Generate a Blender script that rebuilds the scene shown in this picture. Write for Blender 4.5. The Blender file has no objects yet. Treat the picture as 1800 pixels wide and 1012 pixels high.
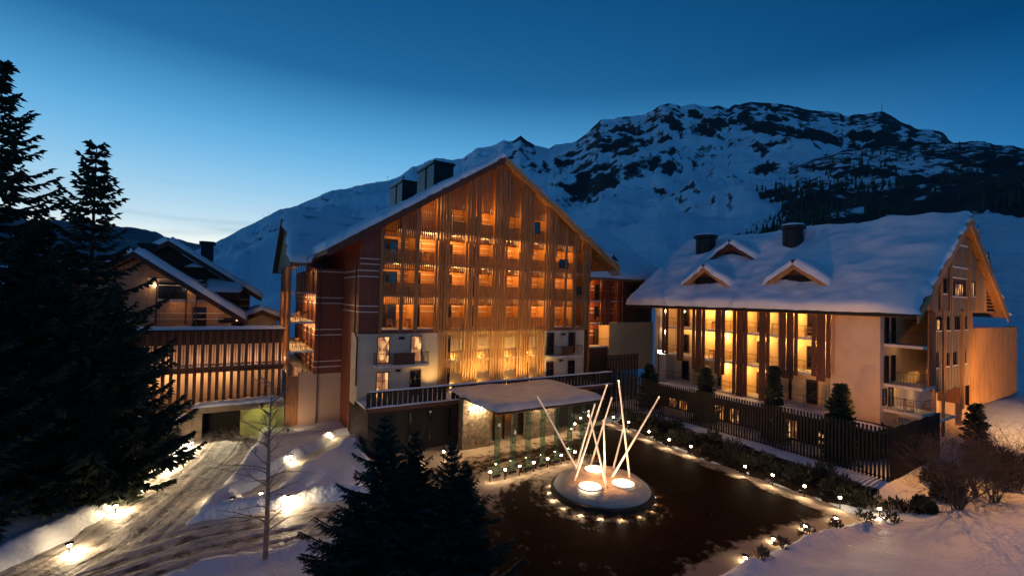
import bpy, math, random
import numpy as np
from mathutils import Vector, Matrix

S = bpy.context.scene
C = bpy.data.collections.new('scene'); S.collection.children.link(C)
R = math.radians
random.seed(7); RNG = np.random.default_rng(7)

# ------------------------------------------------------------------ camera
cam = bpy.data.cameras.new('camera'); co = bpy.data.objects.new('camera', cam); C.objects.link(co)
TH, PI_, RO, CAMZ = R(31.45), R(1.27), R(1.40), 12.5
r0 = Vector((math.cos(TH), -math.sin(TH), 0)); fw = Vector((math.sin(TH)*math.cos(PI_), math.cos(TH)*math.cos(PI_), math.sin(PI_)))
u0 = r0.cross(fw); rr = r0*math.cos(RO) + u0*math.sin(RO); uu = u0*math.cos(RO) - r0*math.sin(RO)
co.matrix_world = Matrix(((rr.x, uu.x, -fw.x, 0), (rr.y, uu.y, -fw.y, 0), (rr.z, uu.z, -fw.z, CAMZ), (0, 0, 0, 1)))
cam.sensor_width = 36; cam.lens = 36*806/1800; cam.clip_end = 20000; cam.clip_start = .2
S.camera = co
# ------------------------------------------------------------------ view, world
S.view_settings.view_transform = 'Standard'; S.view_settings.look = 'None'
S.view_settings.exposure = 0; S.view_settings.gamma = 1; S.view_settings.use_curve_mapping = False
S.render.engine = 'CYCLES'
try:
    S.cycles.use_denoising = True; S.cycles.denoiser = 'OPENIMAGEDENOISE'
except Exception: pass
S.cycles.use_light_tree = True; S.cycles.max_bounces = 7; S.cycles.diffuse_bounces = 3; S.cycles.glossy_bounces = 3
S.cycles.transmission_bounces = 6; S.cycles.transparent_max_bounces = 8; S.cycles.sample_clamp_indirect = 4
S.cycles.caustics_reflective = False; S.cycles.caustics_refractive = False

W = bpy.data.worlds.new('World'); S.world = W; W.use_nodes = True
wn, wl = W.node_tree.nodes, W.node_tree.links
bg = wn['Background']
def wnode(t, **k):
    n = wn.new(t)
    for a, b in k.items(): setattr(n, a, b)
    return n
def wmath(op, a, b=None, clamp=False):
    n = wnode('ShaderNodeMath', operation=op, use_clamp=clamp)
    for i, v in enumerate((a, b)):
        if v is None: continue
        if isinstance(v, (int, float)): n.inputs[i].default_value = v
        else: wl.new(v, n.inputs[i])
    return n.outputs[0]
tc = wnode('ShaderNodeTexCoord'); sep = wnode('ShaderNodeSeparateXYZ'); wl.new(tc.outputs['Generated'], sep.inputs[0])
GLOW = R(-5)                                              # azimuth of the last daylight, from +Y towards +X
sx, sy, sz = sep.outputs
el = wmath('ARCSINE', sz); el = wmath('DIVIDE', el, math.pi/2, True)        # 0 horizon .. 1 zenith
hl = wmath('SQRT', wmath('ADD', wmath('MULTIPLY', sx, sx), wmath('MULTIPLY', sy, sy)))
ca = wmath('DIVIDE', wmath('ADD', wmath('MULTIPLY', sx, math.sin(GLOW)), wmath('MULTIPLY', sy, math.cos(GLOW))), wmath('MAXIMUM', hl, .001))
gl = wnode('ShaderNodeMapRange', interpolation_type='SMOOTHSTEP'); wl.new(ca, gl.inputs[0])
gl.inputs[1].default_value = -.1; gl.inputs[2].default_value = 1.0
def wramp(stops):
    n = wnode('ShaderNodeValToRGB'); n.color_ramp.interpolation = 'B_SPLINE'; e = n.color_ramp.elements
    while len(e) > 1: e.remove(e[-1])
    e[0].position = stops[0][0]; e[0].color = (*stops[0][1], 1)
    for p, c in stops[1:]:
        q = e.new(p); q.color = (*c, 1)
    wl.new(el, n.inputs[0]); return n.outputs[0]
warm_side = wramp([(0, (1.2, 1.05, .84)), (.045, (.98, .94, .82)), (.075, (.48, .66, .74)), (.14, (.19, .47, .73)), (.2, (.075, .33, .62)), (.27, (.003, .095, .27)),
                   (.5, (.003, .038, .12)), (1, (.008, .025, .07))])
cool_side = wramp([(0, (.025, .27, .58)), (.12, (.006, .23, .58)), (.15, (.005, .12, .33)), (.2, (.001, .085, .26)), (.27, (.0, .036, .125)), (.5, (.0, .022, .075)), (1, (.008, .025, .07))])
mx = wnode('ShaderNodeMix', data_type='RGBA'); wl.new(gl.outputs[0], mx.inputs[0]); wl.new(cool_side, mx.inputs[6]); wl.new(warm_side, mx.inputs[7])
# thin streak clouds low over the glow
mp = wnode('ShaderNodeMapping'); wl.new(tc.outputs['Generated'], mp.inputs[0]); mp.inputs['Rotation'].default_value = (0, R(9), 0); mp.inputs['Scale'].default_value = (2.2, 2.2, 26)
cn = wnode('ShaderNodeTexNoise'); wl.new(mp.outputs[0], cn.inputs[0]); cn.inputs['Scale'].default_value = 1.6; cn.inputs['Detail'].default_value = 5
cl = wnode('ShaderNodeMapRange', interpolation_type='SMOOTHSTEP'); wl.new(cn.outputs[0], cl.inputs[0]); cl.inputs[1].default_value = .45; cl.inputs[2].default_value = .75
lowband = wnode('ShaderNodeMapRange', interpolation_type='SMOOTHSTEP'); wl.new(el, lowband.inputs[0]); lowband.inputs[1].default_value = .16; lowband.inputs[2].default_value = .05
cf = wmath('MULTIPLY', wmath('MULTIPLY', cl.outputs[0], lowband.outputs[0]), .45)
cm = wnode('ShaderNodeMix', data_type='RGBA'); wl.new(cf, cm.inputs[0]); wl.new(mx.outputs[2], cm.inputs[6]); cm.inputs[7].default_value = (.16, .30, .44, 1)
sky = wnode('ShaderNodeTexSky', sky_type='NISHITA'); sky.sun_disc = False; sky.sun_elevation = R(-3.5); sky.sun_rotation = GLOW
sky.altitude = 1450; sky.ozone_density = 4
add = wnode('ShaderNodeMix', data_type='RGBA', blend_type='ADD'); add.inputs[0].default_value = .05
wl.new(cm.outputs[2], add.inputs[6]); wl.new(sky.outputs[0], add.inputs[7]); wl.new(add.outputs[2], bg.inputs[0])
bg.inputs[1].default_value = 1.15

# faint warm town glow from the valley behind the camera
sd = bpy.data.lights.new('sun', 'SUN'); sd.energy = .022; sd.color = (1, .40, .22); sd.angle = R(40)
so = bpy.data.objects.new('sun', sd); C.objects.link(so); so.rotation_euler = Vector((.50, .62, -.62)).to_track_quat('-Z', 'Y').to_euler()
# ------------------------------------------------------------------ numpy noise
def _h(ix, iy, s):
    n = (ix.astype(np.int64)*374761393 + iy.astype(np.int64)*668265263 + s*1442695041) & 0x7fffffff
    n = ((n ^ (n >> 13))*1274126177) & 0x7fffffff
    return ((n ^ (n >> 16)) & 0xffff)/65535.
def vn(x, y, s=0):
    x = np.asarray(x, float); y = np.asarray(y, float)
    ix, iy = np.floor(x), np.floor(y); fx, fy = x-ix, y-iy
    fx = fx*fx*(3-2*fx); fy = fy*fy*(3-2*fy)
    a, b, c, d = _h(ix, iy, s), _h(ix+1, iy, s), _h(ix, iy+1, s), _h(ix+1, iy+1, s)
    return (a*(1-fx)+b*fx)*(1-fy) + (c*(1-fx)+d*fx)*fy
def fbm(x, y, o=4, s=0, g=.5):
    t = 0; a = 1; n = 0
    for i in range(o):
        t = t + a*vn(x*2**i, y*2**i, s+i); n += a; a *= g
    return t/n*2-1
def sst(a, b, x):
    t = np.clip((x-a)/(b-a), 0, 1); return t*t*(3-2*t)

# ------------------------------------------------------------------ materials
MATS = {}
def mat(name, col, rough=.7, bump=0, bscale=8, var=.12, vscale=3, stretch=(1, 1, 1), metal=0, spec=.5, emit=None, estr=0, trans=0, alpha=1):
    m = bpy.data.materials.new(name); m.use_nodes = True; MATS[name] = m
    nt = m.node_tree; b = nt.nodes['Principled BSDF']; L = nt.links.new
    b.inputs['Roughness'].default_value = rough; b.inputs['Metallic'].default_value = metal
    b.inputs['Specular IOR Level'].default_value = spec
    b.inputs['Base Color'].default_value = (*col, 1)
    if emit: b.inputs['Emission Color'].default_value = (*emit, 1); b.inputs['Emission Strength'].default_value = estr
    if trans: b.inputs['Transmission Weight'].default_value = trans
    if alpha < 1: b.inputs['Alpha'].default_value = alpha
    if var or bump:
        g = nt.nodes.new('ShaderNodeNewGeometry'); mp = nt.nodes.new('ShaderNodeMapping'); L(g.outputs['Position'], mp.inputs[0]); mp.inputs['Scale'].default_value = stretch
    if var:
        n = nt.nodes.new('ShaderNodeTexNoise'); L(mp.outputs[0], n.inputs[0]); n.inputs['Scale'].default_value = vscale; n.inputs['Detail'].default_value = 6
        r = nt.nodes.new('ShaderNodeMapRange'); L(n.outputs[0], r.inputs[0]); r.inputs[1].default_value = .3; r.inputs[2].default_value = .7
        r.inputs[3].default_value = 1-var; r.inputs[4].default_value = 1+var
        mm = nt.nodes.new('ShaderNodeMix'); mm.data_type = 'RGBA'; mm.blend_type = 'MULTIPLY'; mm.inputs[0].default_value = 1
        mm.inputs[6].default_value = (*col, 1); L(r.outputs[0], mm.inputs[7]); L(mm.outputs[2], b.inputs['Base Color'])
    if bump:
        n2 = nt.nodes.new('ShaderNodeTexNoise'); L(mp.outputs[0], n2.inputs[0]); n2.inputs['Scale'].default_value = bscale; n2.inputs['Detail'].default_value = 8
        bp = nt.nodes.new('ShaderNodeBump'); bp.inputs['Strength'].default_value = bump; bp.inputs['Distance'].default_value = .1
        L(n2.outputs[0], bp.inputs['Height']); L(bp.outputs[0], b.inputs['Normal'])
    return m
M_snow = mat('snow', (.84, .85, .88), .6, .7, 4.5, .05, .8)
M_snowd = mat('warm_toned_snow', (.52, .44, .37), .65, .7, 3.5, .18, 1.4)  # warm lamplight on the plinth put into the snow colour
M_snowo = mat('dimmed_snow', (.60, .58, .57), .6, .6, 2.5, .14, .9)  # canopy snow greyed to stand for the weaker light there
M_snowr = mat('roof_snow', (.84, .85, .88), .55, .45, 2.2, .04, .6)
M_wood = mat('larch', (.33, .135, .040), .6, .3, 6, .3, 2.2, (3, 3, .35))
M_woodl = mat('larch_light', (.46, .22, .075), .6, .3, 6, .25, 2.2, (3, 3, .35))
M_back = mat('loggia_wood', (.55, .25, .07), .6, .2, 6, .2, 2, (4, 4, .3))
M_red = mat('red_stained_wood', (.20, .048, .022), .65, .3, 6, .25, 2, (4, 4, .3))
M_brown = mat('dark_stained_wood', (.11, .035, .018), .65, .3, 6, .25, 2, (4, 4, .3))
M_grey = mat('weathered_wood', (.34, .21, .12), .7, .3, 6, .25, 2, (4, 4, .3))
M_dark = mat('charcoal_wood', (.014, .008, .006), .75, .3, 6, .3, 2, (4, 4, .3))
M_plas = mat('plaster', (.64, .50, .36), .85, .2, 20, .13, .6)
M_tan = mat('tan_plaster', (.55, .36, .25), .85, .15, 20, .05, .7)
M_yel = mat('warm_plaster', (.76, .55, .28), .85, .15, 20, .05, .7)
M_band = mat('pale_band', (.75, .66, .55), .6, 0, 1, .08)
M_slab = mat('concrete', (.62, .58, .52), .8, .2, 10, .12, 1.5)
M_conc = mat('dark_concrete', (.15, .11, .08), .85, .3, 8, .25, 1.2)
M_green = mat('green_lit_concrete', (.32, .32, .12), .85, .3, 8, .3, .9)  # green lamplight on the garage wall put into the concrete colour
M_metal = mat('dark_metal', (.022, .02, .02), .45, .1, 12, .2, 3, metal=.6)
M_rib = mat('zinc_louvre', (.16, .17, .18), .4, 0, 1, .15, 3, metal=.5)
M_steel = mat('pale_pole', (.80, .76, .70), .35, 0, 1, .06)
M_stone = mat('rough_stone', (.20, .15, .10), .9, .9, 9, .4, 3)
M_glass = mat('window_glass', (.012, .014, .02), .06, 0, 1, 0, spec=.8)
M_lit = mat('lit_window', (.5, .35, .2), .4, 0, 1, .35, 2.5, emit=(1, .55, .2), estr=1.1)
def lit_mat():
    nt = M_lit.node_tree; b = nt.nodes['Principled BSDF']; L = nt.links.new
    g = nt.nodes.new('ShaderNodeNewGeometry'); mp = nt.nodes.new('ShaderNodeMapping'); L(g.outputs['Position'], mp.inputs[0]); mp.inputs['Scale'].default_value = (2.1, 2.1, 1.1)
    v = nt.nodes.new('ShaderNodeTexVoronoi'); L(mp.outputs[0], v.inputs[0]); v.inputs['Scale'].default_value = 1.5; v.distance = 'CHEBYCHEV'
    r = nt.nodes.new('ShaderNodeValToRGB'); L(v.outputs['Color'], r.inputs[0]); e = r.color_ramp.elements
    e[0].position = .25; e[0].color = (.10, .025, .008, 1); e[1].position = .75; e[1].color = (1, .55, .18, 1); q = e.new(.5); q.color = (.42, .14, .035, 1)
    L(r.outputs[0], b.inputs['Emission Color'])
lit_mat()
M_litw = mat('bright_lamp_panel', (.8, .8, .75), .4, 0, 1, 0, emit=(1, .9, .72), estr=6)
M_bulb = mat('lamp_bulb', (1, .9, .7), .4, 0, 1, 0, emit=(1, .78, .46), estr=60)
M_bulb2 = mat('floodlight_lens', (1, .9, .7), .4, 0, 1, 0, emit=(1, .83, .55), estr=9)
M_fin = mat('green_glass', (.46, .74, .58), .05, 0, 1, 0, trans=.93)
M_fine = mat('clear_glass', (.75, .85, .8), .05, 0, 1, 0, trans=.96)
M_bark = mat('bark', (.05, .033, .022), .9, .6, 10, .3, 3)
M_birch = mat('pale_bark', (.36, .25, .16), .85, .4, 12, .35, 4)
M_twig = mat('bare_twigs', (.13, .085, .055), .9, 0, 1, .35, 2)
M_needle = mat('spruce_needles', (.028, .042, .024), .8, 0, 1, .4, 1.2)
M_needle2 = mat('pine_needles', (.035, .05, .026), .8, 0, 1, .4, 1.2)
M_shrub = mat('shrub_leaves', (.05, .045, .025), .85, 0, 1, .45, 2)

# ground cover materials with shaped wear
def ground_mat(name, dark, lite, lo, hi, rdark, rlite, stretch, scale, bump, rot=0, spec=.4):
    m = bpy.data.materials.new(name); m.use_nodes = True; nt = m.node_tree; b = nt.nodes['Principled BSDF']; L = nt.links.new
    g = nt.nodes.new('ShaderNodeNewGeometry')
    mp0 = nt.nodes.new('ShaderNodeMapping'); L(g.outputs['Position'], mp0.inputs[0]); mp0.inputs['Rotation'].default_value = (0, 0, rot)
    mp = nt.nodes.new('ShaderNodeMapping'); L(mp0.outputs[0], mp.inputs[0]); mp.inputs['Scale'].default_value = stretch
    n = nt.nodes.new('ShaderNodeTexNoise'); L(mp.outputs[0], n.inputs[0]); n.inputs['Scale'].default_value = scale; n.inputs['Detail'].default_value = 9; n.inputs['Roughness'].default_value = .65
    a = nt.nodes.new('ShaderNodeAttribute'); a.attribute_name = 'snowy'
    ad = nt.nodes.new('ShaderNodeMath'); ad.operation = 'ADD'; L(n.outputs[0], ad.inputs[0]); L(a.outputs['Fac'], ad.inputs[1])
    r = nt.nodes.new('ShaderNodeMapRange'); r.interpolation_type = 'SMOOTHSTEP'; L(ad.outputs[0], r.inputs[0]); r.inputs[1].default_value = lo; r.inputs[2].default_value = hi
    mm = nt.nodes.new('ShaderNodeMix'); mm.data_type = 'RGBA'; L(r.outputs[0], mm.inputs[0]); mm.inputs[6].default_value = (*dark, 1); mm.inputs[7].default_value = (*lite, 1)
    L(mm.outputs[2], b.inputs['Base Color'])
    q = nt.nodes.new('ShaderNodeMapRange'); L(r.outputs[0], q.inputs[0]); q.inputs[3].default_value = rdark; q.inputs[4].default_value = rlite; L(q.outputs[0], b.inputs['Roughness'])
    n2 = nt.nodes.new('ShaderNodeTexNoise'); L(mp.outputs[0], n2.inputs[0]); n2.inputs['Scale'].default_value = scale*5; n2.inputs['Detail'].default_value = 8
    bp = nt.nodes.new('ShaderNodeBump'); bp.inputs['Strength'].default_value = bump; bp.inputs['Distance'].default_value = .12
    b.inputs['Specular IOR Level'].default_value = spec
    L(n2.outputs[0], bp.inputs['Height']); L(bp.outputs[0], b.inputs['Normal'])
    return m
M_fore = ground_mat('icy_forecourt', (.0165, .0075, .0042), (.36, .27, .20), .56, .90, .7, .85, (1, .8, 1), 1.6, .16, R(25), .008)
M_road = ground_mat('packed_snow_road', (.10, .080, .066), (.56, .50, .45), .34, .62, .55, .6, (1, 1, 1), 1.1, .55)

# mountain: snow with rock where steep / where the 'rock' attribute says so
def mountain_mat(name, rock, snow=(.72, .82, .90), nscale=.02):  # snow tinted mildly blue, dusk light put into its colour
    m = bpy.data.materials.new(name); m.use_nodes = True; nt = m.node_tree; b = nt.nodes['Principled BSDF']; L = nt.links.new
    g = nt.nodes.new('ShaderNodeNewGeometry'); a = nt.nodes.new('ShaderNodeAttribute'); a.attribute_name = 'rock'
    n = nt.nodes.new('ShaderNodeTexNoise'); L(g.outputs['Position'], n.inputs[0]); n.inputs['Scale'].default_value = nscale; n.inputs['Detail'].default_value = 9; n.inputs['Roughness'].default_value = .68
    ad = nt.nodes.new('ShaderNodeMath'); ad.operation = 'ADD'; L(n.outputs[0], ad.inputs[0]); L(a.outputs['Fac'], ad.inputs[1])
    r = nt.nodes.new('ShaderNodeMapRange'); r.interpolation_type = 'SMOOTHSTEP'; L(ad.outputs[0], r.inputs[0]); r.inputs[1].default_value = .66; r.inputs[2].default_value = .76
    mm = nt.nodes.new('ShaderNodeMix'); mm.data_type = 'RGBA'; L(r.outputs[0], mm.inputs[0]); mm.inputs[6].default_value = (*snow, 1); mm.inputs[7].default_value = (*rock, 1)
    L(mm.outputs[2], b.inputs['Base Color']); b.inputs['Roughness'].default_value = .8
    bp = nt.nodes.new('ShaderNodeBump'); bp.inputs['Strength'].default_value = .6; bp.inputs['Distance'].default_value = 8
    L(n.outputs[0], bp.inputs['Height']); L(bp.outputs[0], b.inputs['Normal'])
    return m
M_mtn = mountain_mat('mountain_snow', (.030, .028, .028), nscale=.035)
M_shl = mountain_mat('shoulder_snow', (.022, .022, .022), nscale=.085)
M_hill = mat('far_hill', (.10, .12, .15), .9, 0, 1, .3, .004)

# ------------------------------------------------------------------ mesh helpers
def tagp(o, label=None, cat=None, group=None, kind=None):
    if label: o['label'] = label
    if cat: o['category'] = cat
    if group: o['group'] = group
    if kind: o['kind'] = kind
    return o
class MB:
    def __init__(s): s.v = []; s.f = []
    def add(s, vs, fs):
        n = len(s.v); s.v += [tuple(p) for p in vs]; s.f += [tuple(i+n for i in f) for f in fs]; return s
    def box(s, x0, x1, y0, y1, z0, z1):
        return s.add([(x0,y0,z0),(x1,y0,z0),(x1,y1,z0),(x0,y1,z0),(x0,y0,z1),(x1,y0,z1),(x1,y1,z1),(x0,y1,z1)],
                     [(0,3,2,1),(4,5,6,7),(0,1,5,4),(1,2,6,5),(2,3,7,6),(3,0,4,7)])
    def hexa(s, b, t):      # bottom quad ccw, top quad ccw
        return s.add(list(b)+list(t), [(0,3,2,1),(4,5,6,7),(0,1,5,4),(1,2,6,5),(2,3,7,6),(3,0,4,7)])
    def prism(s, poly, axis, a, b):   # polygon in the plane across 'axis'
        def p(q, t): return {'x': (t, q[0], q[1]), 'y': (q[0], t, q[1]), 'z': (q[0], q[1], t)}[axis]
        n = len(poly); vs = [p(q, a) for q in poly]+[p(q, b) for q in poly]
        return s.add(vs, [tuple(range(n))[::-1], tuple(range(n, 2*n))] + [(i, (i+1) % n, n+(i+1) % n, n+i) for i in range(n)])
    def tube(s, p, q, r1, r2=None, n=6, cap=True):
        r2 = r1 if r2 is None else r2; p = Vector(p); q = Vector(q); d = (q-p)
        if d.length < 1e-6: return s
        d.normalize(); a = d.orthogonal().normalized(); b = d.cross(a); vs = []
        for k in range(n):
            t = 2*math.pi*k/n; vs.append(p+(a*math.cos(t)+b*math.sin(t))*r1)
        for k in range(n):
            t = 2*math.pi*k/n; vs.append(q+(a*math.cos(t)+b*math.sin(t))*r2)
        fs = [(k, (k+1) % n, n+(k+1) % n, n+k) for k in range(n)]
        if cap: fs += [tuple(range(n))[::-1], tuple(range(n, 2*n))]
        return s.add(vs, fs)
    def lathe(s, prof, n=24, c=(0, 0)):
        m = len(prof); vs = [(c[0]+r*math.cos(2*math.pi*k/n), c[1]+r*math.sin(2*math.pi*k/n), z) for k in range(n) for r, z in prof]
        fs = [(k*m+j, ((k+1) % n)*m+j, ((k+1) % n)*m+j+1, k*m+j+1) for k in range(n) for j in range(m-1)]
        return s.add(vs, fs)
    def mesh(s, name, m, smooth=False):
        me = bpy.data.meshes.new(name); me.from_pydata(s.v, [], s.f); me.update()
        if m: me.materials.append(m)
        if smooth: me.polygons.foreach_set('use_smooth', [True]*len(me.polygons))
        return me
    def build(s, name, m, parent=None, smooth=False, loc=(0, 0, 0), **k):
        return link(name, s.mesh(name, m, smooth), parent, loc, **k)
def link(name, me, parent=None, loc=(0, 0, 0), rz=0, **k):
    o = bpy.data.objects.new(name, me); C.objects.link(o)
    if parent is not None: o.parent = parent
    o.location = loc; o.rotation_euler = (0, 0, rz)
    return tagp(o, **k)
def npmesh(name, V, F, m, smooth=True):        # F: (n,k) int array
    me = bpy.data.meshes.new(name); V = np.asarray(V, np.float32); F = np.asarray(F, np.int32); k = F.shape[1]
    me.vertices.add(len(V)); me.vertices.foreach_set('co', V.ravel()); me.loops.add(F.size); me.loops.foreach_set('vertex_index', F.ravel())
    me.polygons.add(len(F)); me.polygons.foreach_set('loop_start', np.arange(0, F.size, k, dtype=np.int32))
    me.polygons.foreach_set('loop_total', np.full(len(F), k, np.int32))
    me.update(calc_edges=True); me.validate()
    me.polygons.foreach_set('use_smooth', np.full(len(me.polygons), smooth))
    if m: me.materials.append(m)
    return me
def gridfaces(n, m):
    i = np.arange((n-1)*(m-1)); a = (i//(m-1))*m + i % (m-1)
    return np.stack([a, a+m, a+m+1, a+1], 1)
def attr(me, name, vals):
    a = me.attributes.new(name, 'FLOAT', 'POINT'); a.data.foreach_set('value', np.asarray(vals, np.float32).ravel())
def empty(name, loc=(0, 0, 0), label=None, cat=None, group=None, rz=0):
    o = bpy.data.objects.new(name, None); C.objects.link(o); o.location = loc; o.rotation_euler = (0, 0, rz); o.empty_display_size = .3
    return tagp(o, label, cat, group)
SHARED = {}
def shared_box(key, dx, dy, dz, m):      # box standing on its base centre, mesh shared between alike pieces
    k = (key, round(dx, 3), round(dy, 3), round(dz, 3), m.name)
    if k not in SHARED: SHARED[k] = MB().box(-dx/2, dx/2, -dy/2, dy/2, 0, dz).mesh(key, m)
    return SHARED[k]
def lamp(kind, loc, power, col=(1, .62, .28), parent=None, size=.06, aim=None, spot=70, blend=.5, sx=None, sy=None, name='lamp_light'):
    d = bpy.data.lights.new(name, kind); d.energy = power; d.color = col
    if kind == 'POINT': d.shadow_soft_size = size
    if kind == 'SPOT': d.shadow_soft_size = size; d.spot_size = R(spot); d.spot_blend = blend
    if kind == 'AREA': d.shape = 'RECTANGLE'; d.size = sx; d.size_y = sy
    o = bpy.data.objects.new(name, d); C.objects.link(o)
    if parent is not None: o.parent = parent
    o.location = loc
    if aim is not None:
        o.rotation_euler = (Vector(aim)-Vector(loc)).to_track_quat('-Z', 'Y').to_euler()
    return o

WARM = (1, .60, .26); WARM2 = (1, .72, .42); AMB = (1, .50, .16)

# ------------------------------------------------------------------ terrain
def seg_d(x, y, pts):
    d = np.full(np.shape(x), 1e9)
    for (ax, ay), (bx, by) in zip(pts[:-1], pts[1:]):
        t = np.clip(((x-ax)*(bx-ax)+(y-ay)*(by-ay))/((bx-ax)**2+(by-ay)**2), 0, 1)
        d = np.minimum(d, np.hypot(x-ax-t*(bx-ax), y-ay-t*(by-ay)))
    return d
def poly_sd(x, y, P):
    ins = np.zeros(np.shape(x), bool); n = len(P)
    for i in range(n):
        x0, y0 = P[i]; x1, y1 = P[(i+1) % n]
        c = ((y0 > y) != (y1 > y)) & (x < (x1-x0)*(y-y0)/(y1-y0+1e-12)+x0); ins ^= c
    d = seg_d(x, y, list(P)+[P[0]]); return np.where(ins, -d, d)
GAR = [(-12, 20.5), (-7.5, 25.5), (-4.3, 30), (-2.3, 35.5), (-.7, 41), (.2, 46), (-.3, 50)]
DRV = [(-12, 20.5), (-6, 26), (-1, 27.6), (4, 27.2), (9, 26), (14, 24)]
PTH = [(1.6, 32.2), (3.6, 35), (6, 38), (8.8, 41.6)]
FORE = [(10.2, 12.5), (20.5, 13.2), (27, 13.1), (32.3, 12), (32.1, 20), (32.2, 27), (33.4, 34.6), (31, 38), (9.6, 38), (9.2, 30), (9.4, 21)]
def road_sd(x, y):
    a = seg_d(x, y, GAR)-2.25-.0*x; b = seg_d(x, y, DRV)-2.3
    return np.minimum(a, b)
def fore_sd(x, y): return poly_sd(x, y, FORE)
def path_sd(x, y): return seg_d(x, y, PTH)-.75
def land(x, y):
    """undulating snow surface before roads are cut into it"""
    z = .32+.10*fbm(x*.25, y*.25, 4, 3)+.035*fbm(x*1.3, y*1.3, 3, 8)
    z = z + .75*sst(33.6, 37.3, x)*sst(8, 14, y)*sst(40, 34, y)              # bed rising to the fence
    z = z + 1.35*sst(12.6, 7.0, y+.05*(x-20)+.5*fbm(x*.3, x*.1, 2, 9))*sst(17, 24, x) + .5*sst(40, 55, x)*sst(16, 8, y)  # bank in front at right
    z = z + .55*np.exp(-((x-6.2)/2.2)**2-((y-33.0)/2.6)**2) + .5*np.exp(-((x-8.6)/1.6)**2-((y-38.2)/2.4)**2)
    z = z + .40*np.exp(-((x-1.7)/1.6)**2-((y-39.5)/4)**2)
    z = z + .9*sst(-4.5, -12, x)*sst(26, 32, y) + .45*sst(24.0, 19.0, y)*sst(14, 6, x)
    z = z + 2.6*sst(56, 66, x)*sst(2, 12, y)*sst(40, 20, y)
    return z
def ground_z(x, y):
    z = land(x, y)
    sd = np.minimum(np.minimum(road_sd(x, y), fore_sd(x, y)), path_sd(x, y)+.1)
    j = .28*fbm(x*1.1, y*1.1, 3, 21)
    up = sst(-.25, .75+1.1*sst(31.5, 32.5, x)*sst(13, 15, y), sd+j)
    ridge = np.exp(-((sd-.75)/.45)**2)*(.22+.30*fbm(x*1.6, y*1.6, 3, 5))*(fore_sd(x, y) > -.2)*(x < 31.8)
    clod = .10*np.clip(fbm(x*2.6, y*2.6, 3, 33)-.05, 0, 1)*np.exp(-((sd-.6)/.9)**2)
    return -.22*(1-up) + up*z + np.clip(ridge, 0, 1) + clod*2.2
def gz(x, y): return float(ground_z(np.array([float(x)]), np.array([float(y)]))[0])
xs = np.arange(-34, 90.01, .30); ys = np.arange(3, 76.01, .30)
gx, gy = np.meshgrid(xs, ys, indexing='ij'); zz = ground_z(gx, gy)
me = npmesh('snow_ground', np.stack([gx, gy, zz], -1).reshape(-1, 3), gridfaces(len(xs), len(ys)), M_snow)
link('ground', me, kind='structure', label='snow covered ground with ploughed banks around the hotel')
# valley floor beyond
rad = np.array([0, 12, 30, 60, 100, 160, 260, 420, 700]); an = np.linspace(0, 2*math.pi, 73)[:-1]
V = [(25+r*math.cos(a), 35+r*math.sin(a), -.45 - (0 if r > 1 else 0) + (.0 if r < 100 else (r-100)*.004)) for r in rad for a in an]
F = [(i*72+j, (i+1)*72+j, (i+1)*72+(j+1) % 72, i*72+(j+1) % 72) for i in range(len(rad)-1) for j in range(72)]
link('valley_floor', npmesh('valley_floor', V, F, M_snow), kind='structure', label='wide snowy valley floor reaching to the mountains')

def sheet(name, fn, x0, x1, y0, y1, st, zfn, m, snowy, label):
    xs = np.arange(x0, x1+.01, st); ys = np.arange(y0, y1+.01, st); X, Y = np.meshgrid(xs, ys, indexing='ij')
    sd = fn(X, Y); keep = sd < .9; Z = zfn(X, Y, sd)
    F = gridfaces(len(xs), len(ys)); k = keep.ravel(); F = F[k[F].all(1)]
    used = np.unique(F); remap = -np.ones(X.size, int); remap[used] = np.arange(len(used))
    V = np.stack([X, Y, Z], -1).reshape(-1, 3)[used]
    me = npmesh(name, V, remap[F], m); attr(me, 'snowy', snowy(X, Y).ravel()[used])
    return link(name, me, kind='structure', label=label)
def fore_z(x, y, sd): return .0+.022*fbm(x*.5, y*1.2, 3, 2)+.012*fbm(x*3, y*3, 3, 8)
def fore_snowy(x, y):
    s = -.20+.11*sst(27, 17, x)+.05*fbm(x*.35, y*.35, 3, 52)+.52*sst(30, 34, y)*sst(34, 28, x) + .28*np.exp(-((y-28.3)/2.8)**2)*sst(30, 24, x) + .14*sst(20, 12, x)*sst(16, 26, y)+.34*sst(4.9, 3.3, np.hypot(x-20.7, y-22.2)) + .30*np.exp(-((y-26.9-.09*(x-15)*.6)/1.0)**2)*sst(27, 24, x)*sst(12, 14.5, x)
    r = np.hypot(x-20.7, y-22.2); a = np.arctan2(y-22.2, x-20.7)
    s = s + (.22*fbm(r*2.4, a*1.1, 3, 44)+.16*fbm(r*6.5, a*1.6, 2, 45))*sst(16, 5, r)      # tyre arcs round the plinth
    s = s + .55*sst(1.7, .1, -poly_sd(x, y, FORE)+.5*fbm(x*.9, y*.9, 3, 47)) + .3*sst(16.5, 13, y+.6*fbm(x*.6, y*.6, 3, 14))*sst(16, 22, x)
    return s
sheet('forecourt', fore_sd, 8.5, 34.5, 11.5, 38.5, .2, fore_z, M_fore, fore_snowy, 'dark icy forecourt with thin packed snow near the canopy')
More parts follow.
